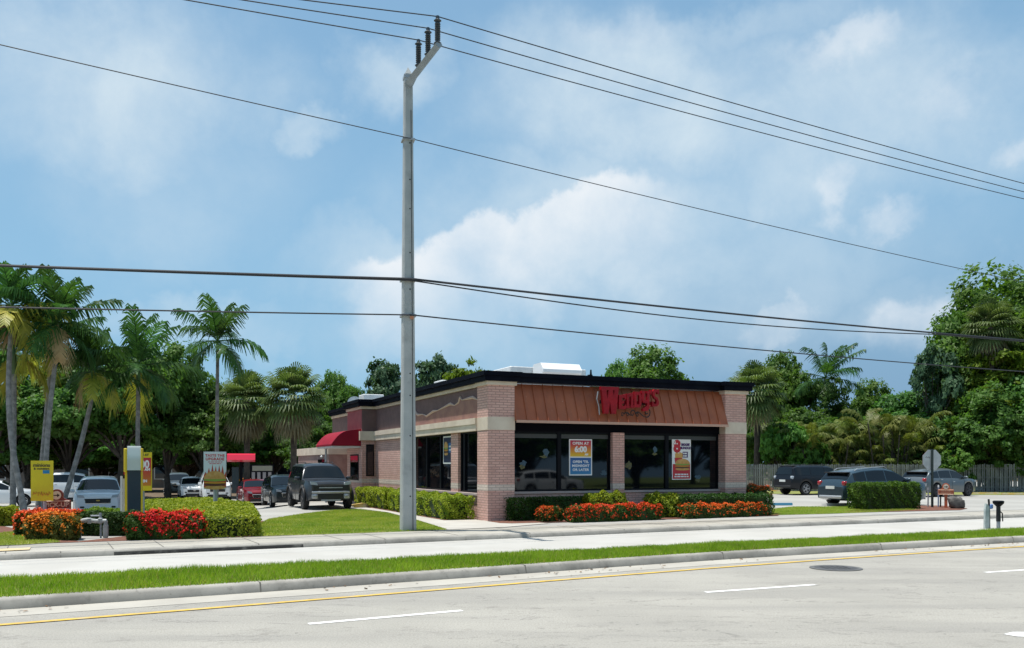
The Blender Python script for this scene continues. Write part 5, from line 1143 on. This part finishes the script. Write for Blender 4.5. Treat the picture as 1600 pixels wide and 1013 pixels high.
def car(name, label, paint, pos, head, kind='suv', L=4.7, Wd=1.9, H=1.7, tyre=.36, rim=RIM, clad=False, rails=False, group=None, belt=.60, gr='dark', rear_bar=False, badge=False, plate_rear=True, tl=None):
    t = thing(name, label, 'car', pos, math.atan2(head.y, head.x), group)
    pr = PROF[kind]; px_ = np.array([a for a, b in pr]); pz_ = np.array([b for a, b in pr])
    def top(f):
        return H * float(np.mean([np.interp(f + d, px_, pz_) for d in (-.008, 0, .008)]))
    wf, wr = .195 if kind != 'boxy' else .175, .80; ra = tyre * 1.17; gc = .20 if kind in ('sedan',) else .24
    if kind == 'boxy': gc = .34
    def bot(f):
        z = gc + .10 * max(0, (f - .9) / .1) + .08 * max(0, (.06 - f) / .06)
        for c in (wf, wr):
            d = (f - c) * L
            if abs(d) < ra: z = max(z, tyre + math.sqrt(ra * ra - d * d) * .98)
        return z
    def half(f):
        e = min(f, 1 - f) * L; k = max(0, 1 - e / .75); return Wd / 2 * (1 - .20 * k ** 2.2) * (1 - .02 * abs(f - .5))
    def ring(f):
        w = half(f); zb = bot(f); zt = top(f); zl = min(H * (belt + .05 * f), zt - .03); zl = max(zl, zb + .05) ; g = max(zt - zl, .02)
        y5 = .955 * w - .36 * g * .88; z5 = zl + .86 * g
        return [(0, zb), (.80 * w, zb), (.97 * w, zb + .02), (w, zb + (zl - zb) * .42), (.985 * w, zb + (zl - zb) * .75), (.96 * w, zl), (y5, z5), (y5 - min(.11, .2 * g + .03), zt - .012), (y5 * .5, zt + .012), (0, zt + .02)]
    fr_ = sorted(set([0, .004, .012, .025, .045, .07] + list(np.linspace(.09, .93, 58)) + [.945, .96, .975, .985, .993, 1] + [c + s_ * ra / L * k for c in (wf, wr) for s_ in (-1, 1) for k in (1.0, .97, .9)]))
    mb = MB(); vs = []; nr = 19
    for f in fr_:
        rg = ring(f); x = L / 2 - f * L
        vs += [(x, y, z) for y, z in rg] + [(x, -y, z) for y, z in rg[-2:0:-1]]
    nr = 18; fs = []
    for i in range(len(fr_) - 1):
        for k in range(nr): j = (k + 1) % nr; fs.append((i * nr + k, i * nr + j, (i + 1) * nr + j, (i + 1) * nr + k))
    fs += [tuple(range(nr)), tuple(range(len(fr_) * nr - 1, (len(fr_) - 1) * nr - 1, -1))]
    fs = [f_[::-1] for f_ in fs]
    mb.add(vs, fs).build('body', paint, t, True, 32, uv=False)
    def side_pt(f, q, s_, o=.008):
        rg = ring(f); a, b = rg[5], rg[6]; return (L / 2 - f * L, s_ * (a[0] + (b[0] - a[0]) * q + o), a[1] + (b[1] - a[1]) * q + .002)
    (w0, w1), (r0, r1), (s0, s1), piv = GL[kind]
    def topgrid(f0, f1, nm, dx):
        v = []; N1, N2 = 7, 8
        for i in range(N1):
            f = f0 + (f1 - f0) * i / (N1 - 1); rg = ring(f); c = [rg[6], rg[7], rg[8], rg[9]]; Ys = [c[3][0], c[2][0], c[1][0], c[0][0] * .985]; Zs = [c[3][1], c[2][1], c[1][1], c[0][1]]
            for k in range(-N2, N2 + 1): y = Ys[3] * k / N2 * .97; v.append((L / 2 - f * L + dx, y, float(np.interp(abs(y), Ys, Zs)) + .012))
        n_ = 2 * N2 + 1; f_ = [(i * n_ + k, i * n_ + k + 1, (i + 1) * n_ + k + 1, (i + 1) * n_ + k) for i in range(N1 - 1) for k in range(2 * N2)]
        return MB().add(v, f_).build(nm, CG, t, True, 40, uv=False)
    topgrid(w0, w1, 'windshield', .006); topgrid(r0, r1, 'rear_window', -.012)
    segs = [s0] + list(piv) + [s1]
    for s_ in (-1, 1):
        for a, b in zip(segs[:-1], segs[1:]):
            a_, b_ = a + .007, b - .007; v = []
            for i in range(9):
                f = a_ + (b_ - a_) * i / 8; v += [side_pt(f, .10, s_), side_pt(f, .93, s_)]
            MB().add(v, [(2 * i, 2 * i + 2, 2 * i + 3, 2 * i + 1) if s_ > 0 else (2 * i, 2 * i + 1, 2 * i + 3, 2 * i + 2) for i in range(8)]).build('side_window', CG, t, uv=False)
        # mirror, door seams and handles
        mx = L / 2 - (w0 + .035) * L; wz = H * (belt + .03); ww = half(w0)
        MB().box((mx - .06, s_ * ww * .97 if s_ > 0 else -ww - .20, wz), (mx + .06, ww + .20 if s_ > 0 else -ww * .97, wz + .15), bev=.03).build('mirror', paint, t, True)
        for f in [w0 + .03] + list(piv):
            rg = ring(f); MB().tube([(L / 2 - f * L, s_ * (rg[k][0] + .003), rg[k][1]) for k in (2, 3, 4, 5)], .005, 4).build('door_seam', TRIM, t, uv=False)
        for f in list(piv)[:2]: 
            x = L / 2 - (f - .02) * L; rg = ring(f); MB().box((x - .0, s_ * rg[4][0] - .02, rg[4][1] + .02), (x + .16, s_ * rg[4][0] + .02, rg[4][1] + .05), bev=.008).build('door_handle', CHR if kind != 'boxy' else TRIM, t)
        # lights
        hz = top(.03) - .17; hw = half(.03)
        h0 = half(0.0); ya, yb = h0 * .66, h0 * 1.02
        MB().prism([(ya, hz + .01), (yb, hz + .04), (yb + .02, hz + .17), (ya + .05, hz + .12)] if s_ > 0 else [(-ya, hz + .01), (-ya - .05, hz + .12), (-yb - .02, hz + .17), (-yb, hz + .04)], L / 2 - .25, L / 2 + .012, 0, Matrix(((0, 1, 0, 0), (1, 0, 0, 0), (0, 0, 1, 0), (0, 0, 0, 1)))).build('headlight', HLM, t)
        MB().box((L / 2 - .05, s_ * h0 * .78 - .09, gc + .22), (L / 2 + .010, s_ * h0 * .78 + .09, gc + .30), bev=.015).build('fog_light', TRIM if kind != 'boxy' else HLM, t)
        tz = H * .60 if kind != 'van' else H * .55; tw = half(.975)
        MB().box((-L / 2 + .03, s_ * tw - (.20 if s_ > 0 else -.012), tz - .10), (-L / 2 + .34, s_ * tw + (.012 if s_ > 0 else .20), tz + .09), bev=.03).build('tail_light', tl or TLM, t, True)
        if rails: MB().tube([(L / 2 - .45 * L, s_ * (ring(.45)[7][0] - .04), top(.45) + .0), (L / 2 - .48 * L, s_ * (ring(.5)[7][0] - .04), top(.5) + .06), (L / 2 - .8 * L, s_ * (ring(.8)[7][0] - .04), top(.8) + .06), (L / 2 - .84 * L, s_ * (ring(.84)[7][0] - .04), top(.84))], .018, 6).build('roof_rail', TRIM if kind == 'boxy' else GREYM, t)
        if clad:
            for c in (wf, wr):
                a = MB(); pts = [(L / 2 - c * L + math.cos(q) * (ra + .02), s_ * (half(c) + .012), tyre + math.sin(q) * (ra + .02)) for q in np.linspace(-.15, math.pi + .15, 15)]
                a.tube(pts, .045, 6, flat=.7).build('wheel_arch', TRIM, t, True, uv=False)
    MB().box((L / 2 - (wr - .0) * L, -Wd / 2 * .72, gc + .03), (L / 2 - wf * L, Wd / 2 * .72, .62)).box((L / 2 - .97 * L, -Wd / 2 * .6, gc + .12), (L / 2 - .03 * L, Wd / 2 * .6, .60)).build('underbody', TRIM, t)
    # grille, bumper, plates
    hw = half(.0); zf = top(.01)
    if gr == 'boxy':
        MB().box((L / 2 - .1, -hw * .92, zf - .32), (L / 2 + .015, hw * .92, zf - .08), bev=.02).build('grille', TRIM, t)
        MB().box((L / 2 + .0, -hw * .6, zf - .22), (L / 2 + .03, hw * .6, zf - .18)).build('grille_bar', GREYM, t)
        MB().box((L / 2 - .1, -hw * .98, zf - .43), (L / 2 + .05, hw * .98, zf - .335), bev=.02).build('bumper', plain('silver_bumper', (.34, .35, .36), .35, metal=.5), t, True)
        MB().box((L / 2 - .1, -hw * .62, zf - .68), (L / 2 + .04, hw * .62, zf - .435), bev=.02).build('lower_grille', TRIM, t)
        MB().box((L / 2 - .08, -hw * .5, gc + .02), (L / 2 + .03, hw * .5, gc + .1)).build('skid_plate', GREYM, t)
        for s_ in (-1, 1): MB().box((L / 2 - .12, s_ * hw * .98 if s_ < 0 else hw * .66, zf - .64), (L / 2 + .045, -hw * .66 if s_ < 0 else hw * .98, zf - .44), bev=.03).build('bumper_corner', MC['silver_bumper'], t, True)
    else:
        MB().box((L / 2 - .1, -hw * .66, zf - .33), (L / 2 + .012, hw * .66, zf - .12), bev=.03).build('grille', TRIM, t)
        MB().tube([(L / 2 + .012, -hw * .66, zf - .13), (L / 2 + .012, hw * .66, zf - .13), (L / 2 + .012, hw * .60, zf - .33), (L / 2 + .012, -hw * .60, zf - .33), (L / 2 + .012, -hw * .66, zf - .13)], .013, 5).build('grille_surround', CHR, t)
        MB().box((L / 2 - .02, -hw * .95, gc + .02), (L / 2 + .015, hw * .95, gc + .07), bev=.01).build('lip', TRIM, t)
        MB().box((L / 2 + .005, -.07, zf - .235), (L / 2 + .022, .07, zf - .185)).build('badge', CHR if not badge else plain('gold_badge', (.5, .35, .08), .3, metal=.8), t)
        MB().box((L / 2 - .1, -hw * .85, gc + .05), (L / 2 + .01, hw * .85, gc + .20), bev=.03).build('lower_grille', TRIM, t)
    rw_ = half(1.0)
    MB().box((-L / 2 - .012, -.26, H * .45), (-L / 2 + .05, .26, H * .45 + .13)).build('license_plate', PLATE, t)
    MB().box((-L / 2 - .02, -rw_ * .9, gc + .11), (-L / 2 + .12, rw_ * .9, gc + .24), bev=.03).build('bumper', plain('silver_strip', (.42, .44, .45), .35, metal=.4) if rear_bar else TRIM, t, True)
    if kind in ('suv', 'cross', 'boxy'):
        f = .90; rg = ring(f); MB().box((L / 2 - f * L - .22, -rg[7][0], top(f) - .03), (L / 2 - f * L + .05, rg[7][0], top(f) + .015), bev=.012).build('spoiler', TRIM if kind != 'suv' else paint, t, True)
    for c in (wf, wr):
        for s_ in (-1, 1):
            wh = thing_part('wheel', (L / 2 - c * L, s_ * (Wd / 2 - .115), tyre), t); M = Matrix.Rotation(R(-90 * s_), 4, 'X')
            MB().lathe([(tyre * .66, -.11), (tyre * .93, -.115), (tyre, -.08), (tyre, .08), (tyre * .93, .115), (tyre * .66, .10)], 24, M).build('tyre', TYRE, wh, True, 35, uv=False)
            r_ = MB().lathe([(tyre * .67, .085), (tyre * .67, .105), (tyre * .60, .105), (tyre * .58, .055), (.03, .05)], 24, M)
            for k in range(5):
                Mk = M @ Matrix.Rotation(k * 2 * math.pi / 5, 4, 'Z'); r_.box((.02, -.035, .06), (tyre * .62, .035, .11), 0, Mk)
            r_.lathe([(.06, .06), (.05, .12)], 10, M)
            r_.build('rim', rim, wh, True, 35, uv=False)
    return t
def thing_part(name, loc, parent):
    o = bpy.data.objects.new(name, None); COL.objects.link(o); o.parent = parent; o.location = loc; return o
def carpaint(name, c, metal=.3, rough=.28, coat=.5): return mat(name, c, rough, metal=metal, coat=coat, spec=.4)
HV_ = -BS
def cpos(px, y, dz=0.0): q_ = AT(px, 727, y); return (q_.x, q_.y, TZ(q_.x, q_.y) + dz)
def front_at(px, y, L, head):                 # car centre when the middle of its front is at (px, depth y)
    q_ = AT(px, 727, y); c = Vector((q_.x, q_.y, 0)) - head * L / 2; return (c.x, c.y, TZ(c.x, c.y))
car('parked_suv', 'boxy dark grey suv with silver bumper facing the street beside the restaurant', carpaint('paint_charcoal', (.030, .034, .040)), front_at(517, 36.0, 4.9, HV_), HV_, 'boxy', 4.9, 1.98, 1.88, .41, RIMD, True, True, 'cars in the drive through lane', .60, 'boxy')
car('parked_car', 'dark teal black crossover queued behind the boxy suv', carpaint('paint_teal_black', (.012, .022, .028)), front_at(456, 44.5, 4.6, HV_), HV_, 'cross', 4.6, 1.85, 1.62, .35, RIM, False, False, 'cars in the drive through lane')
car('parked_car', 'dark red sedan queued at the order point', carpaint('paint_red', (.20, .006, .012)), front_at(408, 51.5, 4.6, HV_), HV_, 'sedan', 4.6, 1.82, 1.47, .33, RIM, False, False, 'cars in the drive through lane')
car('parked_van', 'white van facing the street behind the burger banner', carpaint('paint_white', (.75, .76, .76), 0, .3), front_at(340, 58, 4.7, HV_), HV_, 'van', 4.8, 1.86, 1.95, .33, RIM, False, False, 'white vehicles in the rear lot', .50)
car('parked_car', 'small white hatchback left of the white van', MC['paint_white'], front_at(304, 60, 4.1, HV_), HV_, 'cross', 4.1, 1.76, 1.52, .32, RIM, False, False, 'white vehicles in the rear lot')
car('parked_suv', 'white suv facing the street behind the low hedge and leaning palm', carpaint('paint_pearl', (.68, .71, .74), 0, .25), front_at(153, 38.5, 5.1, HV_), HV_, 'suv', 5.1, 1.99, 1.79, .37, RIM, False, False, None, .58, 'dark', badge=True)
car('parked_car', 'dark grey car in deep shade left of the white hatchback', carpaint('paint_slate', (.10, .12, .13)), front_at(281, 66, 4.7, HV_), HV_, 'suv', 4.7, 1.9, 1.75, .36)
car('parked_car', 'white sedan parked side on at the far left behind the palm trunks', MC['paint_white'], cpos(-8, 50), BU, 'sedan', 4.8, 1.85, 1.5, .34, RIM, False, False, 'white vehicles in the rear lot')
car('parked_suv', 'white suv in the shade behind the front facing white suv', MC['paint_white'], cpos(118, 58), BU, 'suv', 4.9, 1.95, 1.85, .37, RIM, False, False, 'white vehicles in the rear lot')
car('parked_suv', 'black suv parked nearest the restaurant in the right lot', carpaint('paint_black', (.004, .005, .009), 0, .35, .12), cpos(1272, 55), BU, 'boxy', 4.9, 1.95, 1.78, .39, RIM, False, True, 'cars in the right lot', .60, tl=HLM)
car('parked_suv', 'dark blue grey crossover behind the boxy hedge', carpaint('paint_bluegrey', (.045, .075, .095), .5, .25), cpos(1363, 40.2), BU, 'cross', 4.9, 1.92, 1.69, .37, RIM, False, True, 'cars in the right lot', .60, rear_bar=True)
car('parked_suv', 'silver grey crossover behind the stop sign', carpaint('paint_silver', (.13, .15, .16), .5, .3), cpos(1466, 52), Vector((.87, .5, 0)), 'cross', 4.75, 1.92, 1.62, .38, RIMD, False, False, 'cars in the right lot', .60)
car('passing_car', 'white crossover on the near road seen only as a reflection in the left front window', MC['paint_white'], (22.6, 11.7, .0), Vector((PD.x, PD.y, 0)), 'cross', 4.6, 1.85, 1.62, .35, RIM)
# ------------------------------------------------------------------ background building in the shade at left
q = AT(190, 727, 84); t = thing('apartment_building', 'low tan building in the shade behind the left trees', 'building', (q.x - 22, q.y + 6, -.45), R(4))
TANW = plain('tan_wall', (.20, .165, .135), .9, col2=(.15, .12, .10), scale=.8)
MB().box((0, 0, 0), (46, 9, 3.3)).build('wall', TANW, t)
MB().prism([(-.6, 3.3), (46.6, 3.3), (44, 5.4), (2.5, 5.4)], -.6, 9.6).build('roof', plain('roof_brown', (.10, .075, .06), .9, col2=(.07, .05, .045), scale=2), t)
for k in range(11):
    w = MB().box((1.6 + k * 4.1, -.06, .9), (3.4 + k * 4.1, -.002, 2.5)).build('window', plain('window_white', (.6, .6, .58), .6), t); MB().box((1.7 + k * 4.1, -.075, 1.0), (3.3 + k * 4.1, -.062, 2.4)).build('pane', CG, w)
    if k % 3 == 1: MB().box((3.8 + k * 4.1, -.05, 0), (4.7 + k * 4.1, -.002, 2.15)).build('door', plain('door_brown', (.12, .07, .05), .7), t)
